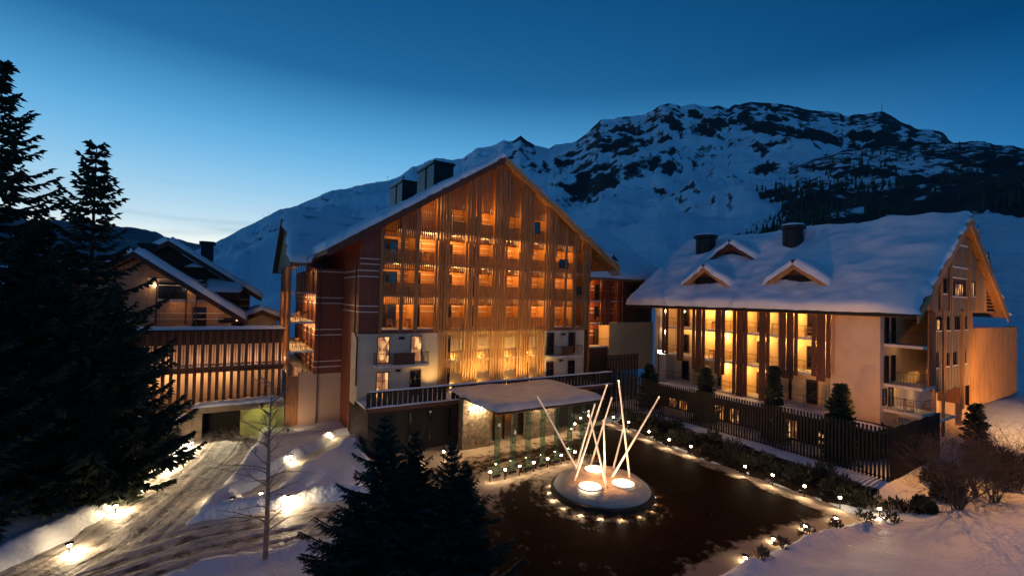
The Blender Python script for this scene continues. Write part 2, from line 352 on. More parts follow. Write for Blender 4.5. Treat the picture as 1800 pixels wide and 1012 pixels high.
def road_z(x, y, sd):
    c = seg_d(x, y, GAR); e = seg_d(x, y, DRV)
    w = np.minimum(c, e)
    ruts = .05*fbm((w+.25*fbm(x*.25, y*.25, 2, 4))*5.5, x*.12+y*.1, 3, 91, .7)
    # small snow clods pushed up along the edges
    return .004+ruts+.030*fbm(x*2.2, y*2.2, 3, 12)+.06*np.clip(fbm(x*4, y*4, 3, 15)-.15, 0, 1)*sst(.9, 0, np.abs(w-1.75))
def road_snowy(x, y):
    w = np.minimum(seg_d(x, y, GAR), seg_d(x, y, DRV))
    q = w+.25*fbm(x*.25, y*.25, 2, 4)
    return .26*fbm(q*5.5, x*.12+y*.1, 4, 91, .7)+.10*fbm(q*17, x*.2+y*.2, 2, 95) + .14*sst(1.2, 2.2, w)+.03
sheet('driveway', lambda x, y: np.where(fore_sd(x, y) < 0, 9, road_sd(x, y)), -16, 14, 17, 52, .11, road_z, M_road, road_snowy, 'snow packed driveway with wheel ruts running to the garage')
sheet('footpath', path_sd, -.5, 10.5, 30.5, 43.5, .2, lambda x, y, sd: .02+.03*fbm(x*2, y*2, 3, 19), M_road, lambda x, y: .22+0*x, 'narrow cleared footpath between the snow mounds')

M_bed = ground_mat('bed_soil', (.020, .013, .009), (.42, .36, .31), .44, .66, .9, .8, (1, 1, 1), 1.6, .8, 0, .1)
BED = [(32.75, 12.6), (36.2, 12.9), (36.3, 31.5), (35.2, 34.4), (33.9, 34.8), (32.75, 27), (32.65, 20)]
sheet('planting_bed', lambda x, y: poly_sd(x, y, BED)+.9+.35*fbm(x*1.1, y*1.1, 3, 51), 32, 37.5, 11.5, 36, .2, lambda x, y, sd: ground_z(x, y)+.035, M_bed, lambda x, y: -.10+.16*sst(35.2, 36.2, x)+0*y, 'dark planting bed with patches of snow along the right edge of the forecourt')
# ------------------------------------------------------------------ mountains
MAIN = [(-60,6),(-30,2.5),(-12,1.5),(-5.3,3.09),(-3.22,4.11),(-1.91,4.8),(.38,6.45),(2.42,7.87),(4.33,9.12),(6.15,9.81),(7.6,10.73),(9.7,11.84),(11.62,12.29),(13.46,13.06),(15.87,13.54),(17.19,14.11),(18.58,15.27),(19.93,15.84),(21.49,16.67),(23.67,16.48),(25.07,16.89),(26.52,18.08),(28.72,18.43),(29.99,19.12),(30.64,18.94),(31.35,19.15),(32.06,19.68),(32.64,19.24),(33.58,18.74),(35.6,18.17),(36.51,18.68),(38.84,18.91),(40.49,19.95),(41.92,21.28),(43.03,21.29),(45,21.49),(46.55,21.45),(47.61,21.67),(49.36,22.54),(50.84,22.27),(51.35,22.05),(52.79,22.12),(54.03,21.75),(55.42,21.63),(56.5,21.2),(57.02,21.47),(58.85,21.49),(61.61,20.88),(64.83,19.66),(66.74,19.2),(67.31,18.72),(69.29,18.59),(70.39,18.46),(70.99,17.97),(72.9,16.36),(74.13,16.06),(74.74,15.68),(75.12,14.87),(76.94,13.25),(79.62,11.57),(90,9),(110,8),(140,5)]
NEAR = [(44,1),(48.64,4.07),(51.79,6.73),(54.83,8.92),(57.73,11.9),(61.04,14.49),(64.17,15.2),(66.63,15.56),(69.84,15.41),(72.38,14.96),(75.12,14.72),(76.19,14.65),(77.57,14.31),(78.35,13.9),(79.62,13.44),(88,13),(100,12),(120,9),(140,6)]
FARH = [(-70,7),(-30,6.5),(-16.9,6.32),(-15.08,5.63),(-13.52,5.94),(-11.67,5.88),(-9.7,5.81),(-7.48,5.86),(-6.42,5.64),(-5.91,5.24),(-4.2,5.01),(-3.24,4.81),(-1.5,4.48),(4,3.5),(12,2)]
def massif(name, table, az0, az1, naz, Rfoot, Rridge, pw, rockf, m, label, jag=.12, rough=14, seed=50, nr=120):
    az = np.radians(np.linspace(az0, az1, naz)); t = np.concatenate([np.linspace(0, 1, nr), np.linspace(1.06, 1.9, 14)])
    e = np.interp(np.degrees(az), [p[0] for p in table], [p[1] for p in table]); e = e + jag*fbm(np.degrees(az)*1.7, az*0, 4, seed)
    A, T = np.meshgrid(az, t, indexing='ij'); E = np.radians(np.meshgrid(e, t, indexing='ij')[0])
    Rr = Rridge*(1+.10*np.sin(A*5+1)); Rd = Rfoot+(Rr-Rfoot)*T
    top = Rr*np.tan(E)+CAMZ
    X, Y = Rd*np.sin(A), Rd*np.cos(A)
    prof = np.where(T <= 1, T**pw, 1-.55*(T-1))
    mid = np.clip(T*(1-T)*4, 0, 1)*(T < 1)
    ridged = 1-np.abs(fbm(X/(Rridge*.16), Y/(Rridge*.16), 5, seed+9))*2
    Z = -1+(top+1)*prof + mid*rough*(fbm(X/(Rridge*.11), Y/(Rridge*.11), 6, seed+3, .55)*1.2 + (ridged-.4)*.8)
    # nothing may rise over the skyline
    lim = CAMZ+Rd*np.tan(E)*.985
    Z = np.where((T < .99) & (T > .1), np.minimum(Z, np.maximum(lim, -1)), Z)
    gxr = np.gradient(Z, axis=1)/np.maximum(np.gradient(Rd, axis=1), 1e-3); gaz = np.gradient(Z, axis=0)/(np.gradient(A, axis=0)*Rd)
    slope = np.hypot(gxr, gaz)
    V = np.stack([X, Y, Z], -1).reshape(-1, 3)
    me = npmesh(name, V, gridfaces(naz, len(t)), m); attr(me, 'rock', rockf(np.degrees(A), T, slope, X, Y).ravel())
    link(name, me, kind='structure', label=label); return X, Y, Z, A, T
def rock_main(a, t, s, x, y):
    r = -.085+.055*sst(34, 44, a)+.30*sst(.5, 1.2, s)+.16*fbm(x/70, y/70, 4, 75)*sst(34, 44, a)+.07*fbm(x/22, y/22, 3, 78)+.13*sst(33, 42, a)*sst(.25, .6, t)*(1-2.2*np.abs(fbm(a*.9+.6*t, t*1.2, 4, 88)))+.05*sst(.72, .98, t)*sst(36, 43, a)+.12*fbm(x/160, y/160, 4, 71)
    r = r + .10*sst(52, 62, a)*sst(.5, .8, t) - .10*sst(30, 12, a) + .30*np.exp(-((a-32)/2.6)**2)*sst(.86, .95, t) - .05*sst(.55, .3, t)
    return r
def rock_near(a, t, s, x, y):
    return .045+.12*sst(50, 66, a)+.20*sst(.6, 1.2, s)+.16*fbm(x/34, y/34, 5, 81)+.06*fbm(x/9, y/9, 3, 84)+.10*sst(.75, .3, t)*sst(.05, .3, t) + .12*sst(68, 80, a) - .55*sst(70, 73, a)*sst(.36, .29, t)
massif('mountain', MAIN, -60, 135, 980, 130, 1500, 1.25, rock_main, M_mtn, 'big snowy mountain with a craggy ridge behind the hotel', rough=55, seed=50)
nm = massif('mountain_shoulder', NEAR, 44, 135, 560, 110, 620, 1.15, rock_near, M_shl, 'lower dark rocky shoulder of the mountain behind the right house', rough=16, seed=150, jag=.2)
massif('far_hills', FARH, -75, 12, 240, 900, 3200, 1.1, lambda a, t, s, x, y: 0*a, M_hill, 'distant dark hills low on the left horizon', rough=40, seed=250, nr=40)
# woods on the shoulder: thousands of tiny far conifers
nx, ny, nz, na, nt_ = nm
fv, ff = [], []
idx = np.flatnonzero((nt_ > .15) & (nt_ < .92)); RNG.shuffle(idx)
cnt = 0
for i in idx:
    x, y, z, a, t = nx.flat[i], ny.flat[i], nz.flat[i], math.degrees(na.flat[i]), nt_.flat[i]
    dens = float(sst(52, 66, np.array(a)))*(.04+.96*float(vn(x/30, y/30, 301)*.6+vn(x/11, y/11, 305)*.4 > .53))*(.22 + .78*float(t < .55))
    if a > 71.5 and t < .33+.03*math.sin(a*1.3): dens *= .03
    if RNG.random() > dens*.22: continue
    h = 3.5+4.5*RNG.random(); r = h*.17; n0 = len(fv); th = RNG.random()*3
    for k in range(2):
        zb, zt, rb = z+h*(.0+.35*k), z+h*(.62+.38*k), r*(1-.4*k); n0 = len(fv)
        for q in range(5):
            fv.append((x+rb*math.cos(th+q*1.2566)*(.8+.4*RNG.random()), y+rb*math.sin(th+q*1.2566), zb))
        fv.append((x, y, zt)); ff += [(n0+q, n0+(q+1) % 5, n0+5) for q in range(5)]
    cnt += 1
    if cnt > 5200: break
link('forest', npmesh('forest', fv, ff, M_needle, False), kind='stuff', label='dark conifer wood scattered over the rocky shoulder')

# small masts
def mast(x, y, z, h, label, arms=True):
    b = MB(); b.tube((0, 0, 0), (0, 0, h), h*.022, h*.012, 5)
    if arms: b.box(-h*.16, h*.16, -h*.015, h*.015, h*.78, h*.83)
    tagp(b.build('mast', M_metal, None, loc=(x, y, z)), label, 'mast')
a = R(70.26); mast(1560*math.sin(a), 1560*math.cos(a), 515, 42, 'tall thin antenna mast on the mountain summit at right', False)
def on_main(azd, frac=.97):
    Rr = 1500*(1+.10*math.sin(R(azd)*5+1)); e = np.interp(azd, [p[0] for p in MAIN], [p[1] for p in MAIN]); return Rr*math.sin(R(azd)), Rr*math.cos(R(azd)), CAMZ+Rr*math.tan(R(e))-2
for azd, h, lab in ((2.72, 13, 'upper of two ski lift masts low on the left ridge'), (3.2, 13, 'ski lift mast just above its pair on the left ridge'), (15.9, 20, 'single thin mast on the ridge beside the main chimneys')):
    p = on_main(azd); mast(p[0], p[1], p[2], h, lab)

# ------------------------------------------------------------------ building pieces
def window(parent, x, y, z, w, h, face='y', lit=None, cols=1, rows=1, fm=None, fr=.06, name='window', pane=True):
    """window standing in a facade: frame part + pane sub-part. face: 'y' looks to -Y, 'x' looks to -X"""
    fm = fm or M_dark
    k = ('win', round(w, 2), round(h, 2), cols, rows, fm.name)
    if k not in SHARED:
        b = MB(); b.box(-w/2, -w/2+fr, -.05, .05, 0, h); b.box(w/2-fr, w/2, -.05, .05, 0, h); b.box(-w/2+fr, w/2-fr, -.05, .05, h-fr, h); b.box(-w/2+fr, w/2-fr, -.05, .05, 0, fr)
        for c in range(1, cols): xx = -w/2+c*w/cols; b.box(xx-.02, xx+.02, -.045, .03, fr, h-fr)
        for r in range(1, rows): zz_ = r*h/rows; b.box(-w/2+fr, w/2-fr, -.042, .028, zz_-.018, zz_+.018)
        SHARED[k] = b.mesh(name, fm)
        SHARED[k+('p',)] = {}
    o = link(name, SHARED[k], parent, (x, y, z), R(-90) if face == 'x' else 0)
    pm = {None: M_glass, 1: M_lit, 2: M_litw}[lit]
    d = SHARED[k+('p',)]
    if pm.name not in d: d[pm.name] = MB().box(-w/2+fr, w/2-fr, .0, .02, fr, h-fr).mesh('pane', pm)
    if pane: link('pane', d[pm.name], o)
    return o
def snow_patch(parent, e0, e1, r0_, r1, th=.45, n=40, m=24, edges=(1, 1, 1, 0), lump=.10, seed=0, over=.12, name='snow_cover', m_=None):
    """snow lying on a roof slope: e0-e1 along the eave, r0_-r1 along the ridge; rounded towards the edges flagged (eave, side0, side1, ridge)"""
    e0, e1, r0_, r1 = map(Vector, (e0, e1, r0_, r1)); nrm = (e1-e0).cross(r0_-e0).normalized()
    if nrm.z < 0: nrm = -nrm
    lu = (e1-e0).length; lv = (r0_-e0).length
    def warp(k, nn, a, b):   # more rows near rounded edges
        t = k/(nn-1); return t
    us = np.concatenate([[0, .04/lu, .15/lu, .4/lu, .8/lu], np.linspace(1.4/lu, 1-1.4/lu, n), [1-.8/lu, 1-.4/lu, 1-.15/lu, 1-.04/lu, 1]])
    vs = np.concatenate([[0, .15/lv, .4/lv, .8/lv], np.linspace(1.4/lv, 1-1.4/lv, m), [1-.8/lv, 1-.4/lv, 1-.15/lv, 1]])
    U, Vv = np.meshgrid(us, vs, indexing='ij')
    E0, E1, R0, R1 = (np.array(p) for p in (e0, e1, r0_, r1))
    P = (E0*(1-U[..., None])+E1*U[..., None])*(1-Vv[..., None]) + (R0*(1-U[..., None])+R1*U[..., None])*Vv[..., None]
    def rnd(d, r=.62): q = np.clip(1-d/r, 0, 1); return np.sqrt(np.maximum(0, 1-q*q))
    f = np.ones(U.shape)
    if edges[0]: f = f*rnd(Vv*lv)
    if edges[1]: f = f*rnd(U*lu, .3)
    if edges[2]: f = f*rnd((1-U)*lu, .3)
    if edges[3]: f = f*rnd((1-Vv)*lv)
    nz_ = fbm(U*lu*.35+seed, Vv*lv*.35, 4, 60+seed)*lump*1.4 + fbm(U*lu*2.3+seed, Vv*lv*2.3, 3, 61+seed)*.03
    ledge = np.exp(-Vv*lv/.8) if edges[0] else 0
    T = np.maximum(.0, (th+nz_)*f)
    P = P+np.array(nrm)*T[..., None]
    # ragged outer edge
    ed = (E0-R0)/lv
    if edges[0]: P = P + ed*(np.exp(-Vv*lv/.5)*(over*.6+.12*fbm(U*lu*1.3, U*0, 4, 63+seed)))[..., None]
    side = (E1-E0)/lu
    if edges[1]: P = P - side*(np.exp(-U*lu/.5)*(over*.9+.30*fbm(Vv*lv*1.5, Vv*0, 4, 64+seed)))[..., None]
    if edges[2]: P = P + side*(np.exp(-(1-U)*lu/.5)*(over*.9+.30*fbm(Vv*lv*1.5, Vv*0, 4, 65+seed)))[..., None]
    me = npmesh(name, P.reshape(-1, 3), gridfaces(len(us), len(vs)), m_ or M_snowr)
    return link(name, me, parent)
def slab_between(b, e0, e1, r1, r0_, t):      # roof slab: quad with thickness t downwards
    q = [Vector(p) for p in (e0, e1, r1, r0_)]; dn = Vector((0, 0, -t))
    b.hexa([p+dn for p in q], q); return b
def chair_mesh():
    k = 'chairmesh'
    if k not in SHARED:
        s = MB().box(-.25, .25, -.24, .24, .40, .45).mesh('seat', M_woodl)
        bk = MB(); bk.box(-.25, .25, .2, .24, .70, .88); bk.box(-.25, .25, .2, .24, .52, .60); bk.box(-.25, -.2, .2, .24, .45, .9); bk.box(.2, .25, .2, .24, .45, .9)
        bk = bk.mesh('backrest', M_woodl)
        lg = MB().box(-.025, .025, -.025, .025, 0, .40).mesh('leg', M_woodl)
        ar = MB().box(-.03, .03, -.24, .2, .62, .66).mesh('armrest', M_woodl)
        SHARED[k] = (s, bk, lg, ar)
    return SHARED[k]
def chair(x, y, z, rz, label):
    s, bk, lg, ar = chair_mesh()
    t = empty('balcony_chair', (x, y, z), label, 'chair', 'wooden balcony chairs', rz)
    link('seat', s, t); link('backrest', bk, t)
    for a in (-1, 1):
        link('leg', lg, t, (a*.22, -.21, 0)); link('leg', lg, t, (a*.22, .21, 0)); link('armrest', ar, t, (a*.25, 0, 0))
def table(x, y, z, label):
    t = empty('balcony_table', (x, y, z), label, 'table', 'small balcony tables')
    k = 'tablemesh'
    if k not in SHARED:
        SHARED[k] = (MB().lathe([(.001, .70), (.34, .70), (.34, .74), (.001, .74)], 14).mesh('tabletop', M_dark), MB().tube((0, 0, 0), (0, 0, .70), .03, n=6).mesh('leg', M_metal), MB().lathe([(.001, 0), (.22, 0), (.22, .03), (.001, .03)], 12).mesh('foot', M_metal))
    for n_, m_ in zip(('tabletop', 'leg', 'foot'), SHARED[k]): link(n_, m_, t)

# ================================================================== MAIN HOUSE
H = empty('hotel_house', (22.9, 40, 0), 'large timber gabled hotel house with lit loggias behind vertical slats', 'house')
H.location = (0, 0, 0)
FL = [9.5, 12.55, 15.55, 18.6]; SILL = [10.55, 13.62, 16.55, 19.68]; OPH = 1.14
AP, SL = 26.15, .640                      # underside of the roof over x=22.9, slope
def rz_(x): return AP-SL*abs(x-22.9)
YB = 42.3
# back walls, one per storey, and pale bands on them
def gable_poly(x0, x1, z0, ztop=None):
    pts = [(x0, z0), (x1, z0)]; zt = lambda x: min(rz_(x)-.25, ztop if ztop else 99)
    seq = [x1]+[x for x in (22.9,) if x0 < x < x1]+[x0]
    # add the kink where the roof meets a flat top
    if ztop:
        for xk in (22.9+(AP-.25-ztop)/SL, 22.9-(AP-.25-ztop)/SL):
            if x0 < xk < x1: seq.append(xk)
        seq = sorted(set(seq), reverse=True)
    return pts+[(x, zt(x)) for x in seq if zt(x) > z0+.01]
for i, z0 in enumerate(FL):
    z1 = FL[i+1]-.2 if i < 3 else None
    MB().prism(gable_poly(10.95, 34.8, z0, z1), 'y', YB, YB+.25).build('loggia_wall', M_back, H)
    for dz in (1.47, 1.98):
        if i == 3: xa, xb = 15.5, 30.3
        elif i == 2: xa, xb = 12.2, 33.6
        else: xa, xb = 11, 34.75
        MB().box(xa, xb, YB-.03, YB, z0+dz, z0+dz+.09).build('band', M_band, H)
    xa, xb = (10.95, 34.8) if i < 2 else ((11.0, 34.6) if i == 2 else (13.0, 32.6))
    MB().box(xa, xb, 40.12, YB, z0-.2, z0).build('balcony_slab', M_slab, H)
# outer body: side walls, rear body
body = MB(); body.prism(gable_poly(9.3, 36.4, 0), 'y', 42.6, 74); body.build('wall', M_red, H)
MB().prism([(9.3, 9.2), (10.95, 9.2), (10.95, rz_(10.95)-.2), (9.3, rz_(9.3)-.2)], 'y', 40.05, 42.55).build('corner_wall', M_red, H)
MB().prism([(34.8, 3), (35.0, 3), (35.0, rz_(35)-.2), (34.8, rz_(34.8)-.2)], 'y', 40.05, 42.55).build('corner_wall', M_wood, H)
for z0 in FL[:2]:
    for dz in (1.47, 1.98):
        MB().box(9.27, 10.9, 40.0, 40.05, z0+dz, z0+dz+.08).build('band', M_band, H)
        MB().box(9.25, 9.3, 40.05, 46.36, z0+dz, z0+dz+.08).build('band', M_band, H)
for z0 in FL[2:3]:
    for dz in (-.55, -.1): MB().box(9.27, 10.9, 40.0, 40.05, z0+dz+.1, z0+dz+.17).build('band', M_band, H)
# openings and board groups
GROUPS = [(10.95, 11.25), (12.78, 13.1), (14.08, 14.45), (16.0, 17.5), (19.1, 20.65), (22.1, 23.8), (25.2, 26.85), (28.4, 29.95), (31.2, 31.5), (32.3, 32.8), (33.6, 34.8)]
OPEN = [(11.25, 12.78), (13.1, 14.08), (14.45, 16.0), (17.5, 19.1), (20.65, 22.1), (23.8, 25.2), (26.85, 28.4), (29.95, 31.2), (31.5, 32.3), (32.8, 33.6)]
rnd = random.Random(11)
def board(x, w, z0, z1, y, m, d=.13, nm='slat'):
    link(nm, shared_box(nm, w, d, z1-z0, m), H, (x, y, z0))
for gi, (a, b) in enumerate(GROUPS):
    n = max(1, round((b-a)/.30)); w = .215 if n > 1 else (b-a)
    for k in range(n):
        x = a+(k+.5)*(b-a)/n; zt = rz_(x)-.12
        m = M_wood; rnd.random()
        if n == 1: board(x, w, 9.25, zt, 39.98, m); continue
        zm = 17.9 if gi < 6 else 17.3
        dy = -.06*(k % 2)
        board(x, w, 9.15+.0*k, min(zm-.05*(k % 2), zt), 39.98+dy, m)
        if zt > zm+.4: board(x+.05, w, zm-.25, zt, 39.80+dy, m)
        # inner thin slats that close the gaps partly
        if k < n-1 and rnd.random() < .22: board(x+(b-a)/n/2, .09, 9.3, zt, 40.10, M_wood)
lat = []
for (a, b) in OPEN:
    lb = MB(); rail = MB(); xm = (a+b)/2
    n = max(3, round((b-a)/.185))
    for i, z0 in enumerate(FL):
        zt = rz_(xm)-.15-SL*(b-a)/2
        opn = z0+2.6 < zt and not (i == 3 and (xm < 17 or xm > 28.6)) 
        lo = z0+(-.75 if i else -.30); s = SILL[i]
        if lo > zt: continue
        lastrow = i == 0 and (xm < 17 or xm > 29.9)
        for k in range(n):
            x = a+(k+.5)*(b-a)/n; zz1 = rz_(x)-.15
            jit = .05*(k % 2)
            if opn:
                if not lastrow: lb.box(x-.056, x+.056, 40.0, 40.07, lo-jit, s)                   # below the opening
                nxt = FL[i+1]-.75 if i < 3 and FL[i+1]+.3 < zt else zz1
                if i < 3 and FL[i+1]+.3 < zt: lb.box(x-.056, x+.056, 40.0, 40.07, s+OPH+.02*jit, nxt+.05)
                else: lb.box(x-.056, x+.056, 40.0, 40.07, s+OPH-jit, zz1)
            elif zz1 > lo+.3: lb.box(x-.056, x+.056, 40.0, 40.07, lo, zz1)
        if opn and not lastrow:
            rail.box(a, b, 40.08, 40.14, s-.08, s-.02); rail.box(a, b, 40.08, 40.14, z0+.12, z0+.18); rail.box(a, b, 40.08, 40.14, s-.45, s-.40)
        if opn: rail.box(a, b, 40.08, 40.14, s+OPH+.05, s+OPH+.11)
        if xm < 16.2:
            for q in (.75, 1.35, 1.95):
                zq = z0+q+(2.2 if opn else 0)
                if zq < zt and not (opn and q > 1.0 and i < 2): rail.box(a, b, 40.08, 40.12, zq, zq+.04)
    lb.build('slat_screen', M_wood, H, kind='stuff')
    if rail.v: rail.build('railing', M_brown, H, kind='stuff')
# bottom band under the timber at the two plain corners
MB().box(10.95, 16.0, 39.93, 40.1, 9.12, 9.42).build('fascia', M_red, H)
MB().box(29.95, 34.8, 39.93, 40.1, 9.12, 9.42).build('fascia', M_red, H)
# partitions between loggias
for x in (14.25, 17.0, 20.0, 23.0, 26.0, 29.2, 32.55):
    for i, z0 in enumerate(FL):
        z1 = FL[i+1]-.2 if i < 3 else rz_(x)-.3
        if z1 > z0+1: MB().box(x-.08, x+.08, 40.2, YB, z0, min(z1, rz_(x)-.3)).build('partition', M_back, H)
# glazed doors on the loggia back walls
DOORS = [(12.55, 1), (15.05, 1), (18.35, 1), (21.35, .9), (24.35, 0), (27.55, 0), (30.6, .8), (33.7, 1)]
for i, z0 in enumerate(FL):
    for j, (x, pr) in enumerate(DOORS):
        if z0+2.4 > rz_(x)-.4: continue
        if pr == 0 and i < 3: continue
        window(H, x, YB-.06, z0+.02, .85 if j else 1.25, 2.15, lit=1 if (i, j) in ((3, 2), (2, 1)) else None, name='glazed_door')
# dark small windows in screens
window(H, 27.2, 39.9, 19.35, 1.0, 1.25); window(H, 31.0, 39.92, 15.9, 1.25, .95, rows=2); window(H, 33.2, 39.92, 13.0, .75, .95, rows=2)
# loggia lights
for i, z0 in enumerate(FL):
    for j, xc in enumerate((12.6, 15.6, 18.5, 21.5, 24.5, 27.6, 30.8, 33.6)):
        z1 = FL[i+1]-.2 if i < 3 else rz_(xc)-.4
        if z1 < z0+2.2: continue
        p = 140*rnd.uniform(.45, 1.5)*(.55 if i == 3 else 1)
        if j == 7: p *= .10
        if j == 0 and i > 0: p *= .5
        lamp('POINT', (xc+.15, 41.0, min(z1, z0+2.75)-.12), p, (1, .53, .16), H, .12, name='loggia_light')
# white base storeys ------------------------------------------------
MB().box(9.3, 16.9, 40.0, 42.55, 3.0, 9.12).build('plaster_wall', M_plas, H)
MB().box(16.9, 28.75, 40.75, 42.55, 3.0, 9.3).build('plaster_wall', M_yel, H)
MB().box(28.75, 34.2, 40.0, 42.55, 3.0, 9.12).build('plaster_wall', M_plas, H)
MB().box(16.9, 28.75, 40.2, 40.74, 6.35, 6.52).build('balcony_slab', M_slab, H)
for zf in (3.45, 6.55):
    for (x, w, l) in ((11.45, 1.1, 1), (14.45, 1.05, 1 if zf > 6 else None), (29.45, 1.0, None), (32.4, .95, None)):
        window(H, x, 39.98, zf, w, 2.35, lit=l, cols=2 if zf < 6 else 1, rows=3 if zf < 6 else 1, fm=M_brown)
    for x in (17.75, 26.9): window(H, x, 40.70, zf, .7, 2.25, lit=None)
for x0, x1, zl in ((10.6, 15.3, 6.52), (28.7, 33.0, 6.52)):
    MB().box(x0, x1, 38.8, 39.97, zl-.2, zl).build('balcony_slab', M_slab, H)
    MB().box(x0+1.45, x1-1.35, 38.84, 38.92, zl, zl+1.0).build('balcony_panel', M_brown, H)
    rb = MB(); rb.tube((x0, 38.85, zl+1.0), (x1, 38.85, zl+1.0), .02, n=5); rb.tube((x1, 38.85, zl+1.0), (x1, 39.95, zl+1.0), .02, n=5); rb.tube((x0, 38.85, zl+1.0), (x0, 39.95, zl+1.0), .02, n=5)
    for q in np.arange(x0, x0+1.45, .14): rb.tube((q, 38.85, zl), (q, 38.85, zl+1.0), .010, n=4)
    for q in np.arange(x1-1.3, x1+.01, .14): rb.tube((q, 38.85, zl), (q, 38.85, zl+1.0), .010, n=4)
    for q in np.arange(38.95, 39.95, .14): rb.tube((x1, q, zl), (x1, q, zl+1.0), .010, n=4); rb.tube((x0, q, zl), (x0, q, zl+1.0), .010, n=4)
    rb.build('railing', M_metal, H, kind='stuff')
    MB().box(x0+2.2, x0+2.7, 39.8, 39.98, 8.6, 8.82).build('vent', M_dark, H); MB().box(x0+2.0, x0+2.45, 39.9, 39.98, 5.75, 5.95).build('vent', M_dark, H)
for (a, b) in ((16.55, 17.55), (19.0, 20.65), (22.0, 23.75), (25.1, 26.8), (27.65, 28.6)):
    n = max(3, round((b-a)/.28))
    for k in range(n):
        x = a+(k+.5)*(b-a)/n
        board(x, .16, 3.6, 9.35, 39.95-.03*(k % 2), M_woodl, .1)
for (a, b) in ((17.6, 18.95), (20.7, 21.95), (23.8, 25.05), (26.85, 27.6)):
    lb = MB(); n = round((b-a)/.17)
    for k in range(n):
        x = a+(k+.5)*(b-a)/n
        lb.box(x-.03, x+.03, 40.0, 40.06, 5.3-.06*(k % 2), 7.3); lb.box(x-.03, x+.03, 40.0, 40.06, 8.55-.06*(k % 2), 9.3)
    lb.build('slat_screen', M_woodl, H, kind='stuff')
    MB().box(a-.1, b+.1, 40.06, 40.12, 7.25, 7.31).build('railing', M_metal, H)
for x in (16.2, 18.3, 21.3, 24.4, 27.2):
    for z in (3.8, 6.75): lamp('POINT', (x, 40.42, z), 20, (1, .60, .18), H, .06, name='niche_light')
# drain pipes
MB().tube((9.2, 39.9, 4.8), (9.2, 39.9, 8.8), .06).tube((9.2, 39.9, 8.8), (9.05, 40.3, 9.3), .06).tube((9.05, 40.3, 9.3), (9.05, 40.3, 15.2), .06).build('drain_pipe', M_metal, H)
# roof ---------------------------------------------------------------
Y0, Y1 = 39.35, 75
AX, EL, ER = 22.9, 6.5, 38.75
zA = AP+.45
rb = MB()
slab_between(rb, (EL, Y0, zA-SL*(AX-EL)), (AX, Y0, zA), (AX, Y1, zA), (EL, Y1, zA-SL*(AX-EL)), .38)
rb.build('roof', M_wood, H)
rb = MB(); slab_between(rb, (AX, Y0, zA), (ER, Y0, zA-SL*(ER-AX)), (ER, Y1, zA-SL*(ER-AX)), (AX, Y1, zA), .38); rb.build('roof', M_wood, H)
for sgn, xe in ((-1, EL), (1, ER)):
    fb = MB(); L_ = abs(AX-xe)
    q = [(AX, zA+.04), (xe, zA-SL*L_+.04), (xe, zA-SL*L_-.62), (AX, zA-.62)]
    if sgn < 0: q = q[::-1]
    fb.prism(q, 'y', Y0-.09, Y0-.005); fb.build('barge_board', M_woodl if sgn > 0 else M_brown, H)
# purlin ends / rafters showing under the right eave
for k in range(15):
    x = 36.0+k*.25; 
    if k < 14: MB().box(x, x+.07, 39.45, 41.2, rz_(x)-.06-.10, rz_(x)-.02).build('rafter', M_woodl, H)
snow_patch(H, (EL-.05, Y0-.1, zA-SL*(AX-EL)), (EL-.05, Y1, zA-SL*(AX-EL)), (AX+.1, Y0-.1, zA+.02), (AX+.1, Y1, zA+.02), .60, 60, 70, (1, 1, 0, 0), .16, 1)
snow_patch(H, (ER+.05, Y1, zA-SL*(ER-AX)), (ER+.05, Y0-.05, zA-SL*(ER-AX)), (AX, Y1, zA), (AX, Y0-.05, zA), .22, 40, 30, (1, 0, 1, 0), .06, 2)
# main chimneys (tall louvred shafts near the ridge)
def box_chimney(parent, x0, x1, y0, y1, z0, z1, gap=True):
    o = MB().box(x0+.08, x1, y0, y1, z0, z1-.35).build('chimney', M_metal, parent)
    MB().box(x0-.12, x1+.15, y0-.15, y1+.15, z1-.35, z1-.05).build('cap', M_metal, o)
    MB().box(x0-.05, x1+.08, y0-.08, y1+.08, z1-.05, z1+.10).build('snow_cap', M_snowr, o)
    n = int((y1-y0)/.28)
    for k in range(n):
        yy = y0+(k+.5)*(y1-y0)/n
        if gap and abs(yy-(y0+(y1-y0)*.42)) < .45: continue
        link('louvre', shared_box('louvre', .10, .15, z1-.45-z0, M_rib), o, (x0+.02, yy, z0))
box_chimney(H, 19.9, 22.4, 50.8, 56.4, 23.8, 28.55); box_chimney(H, 19.9, 22.4, 62.6, 68.4, 23.8, 28.75)

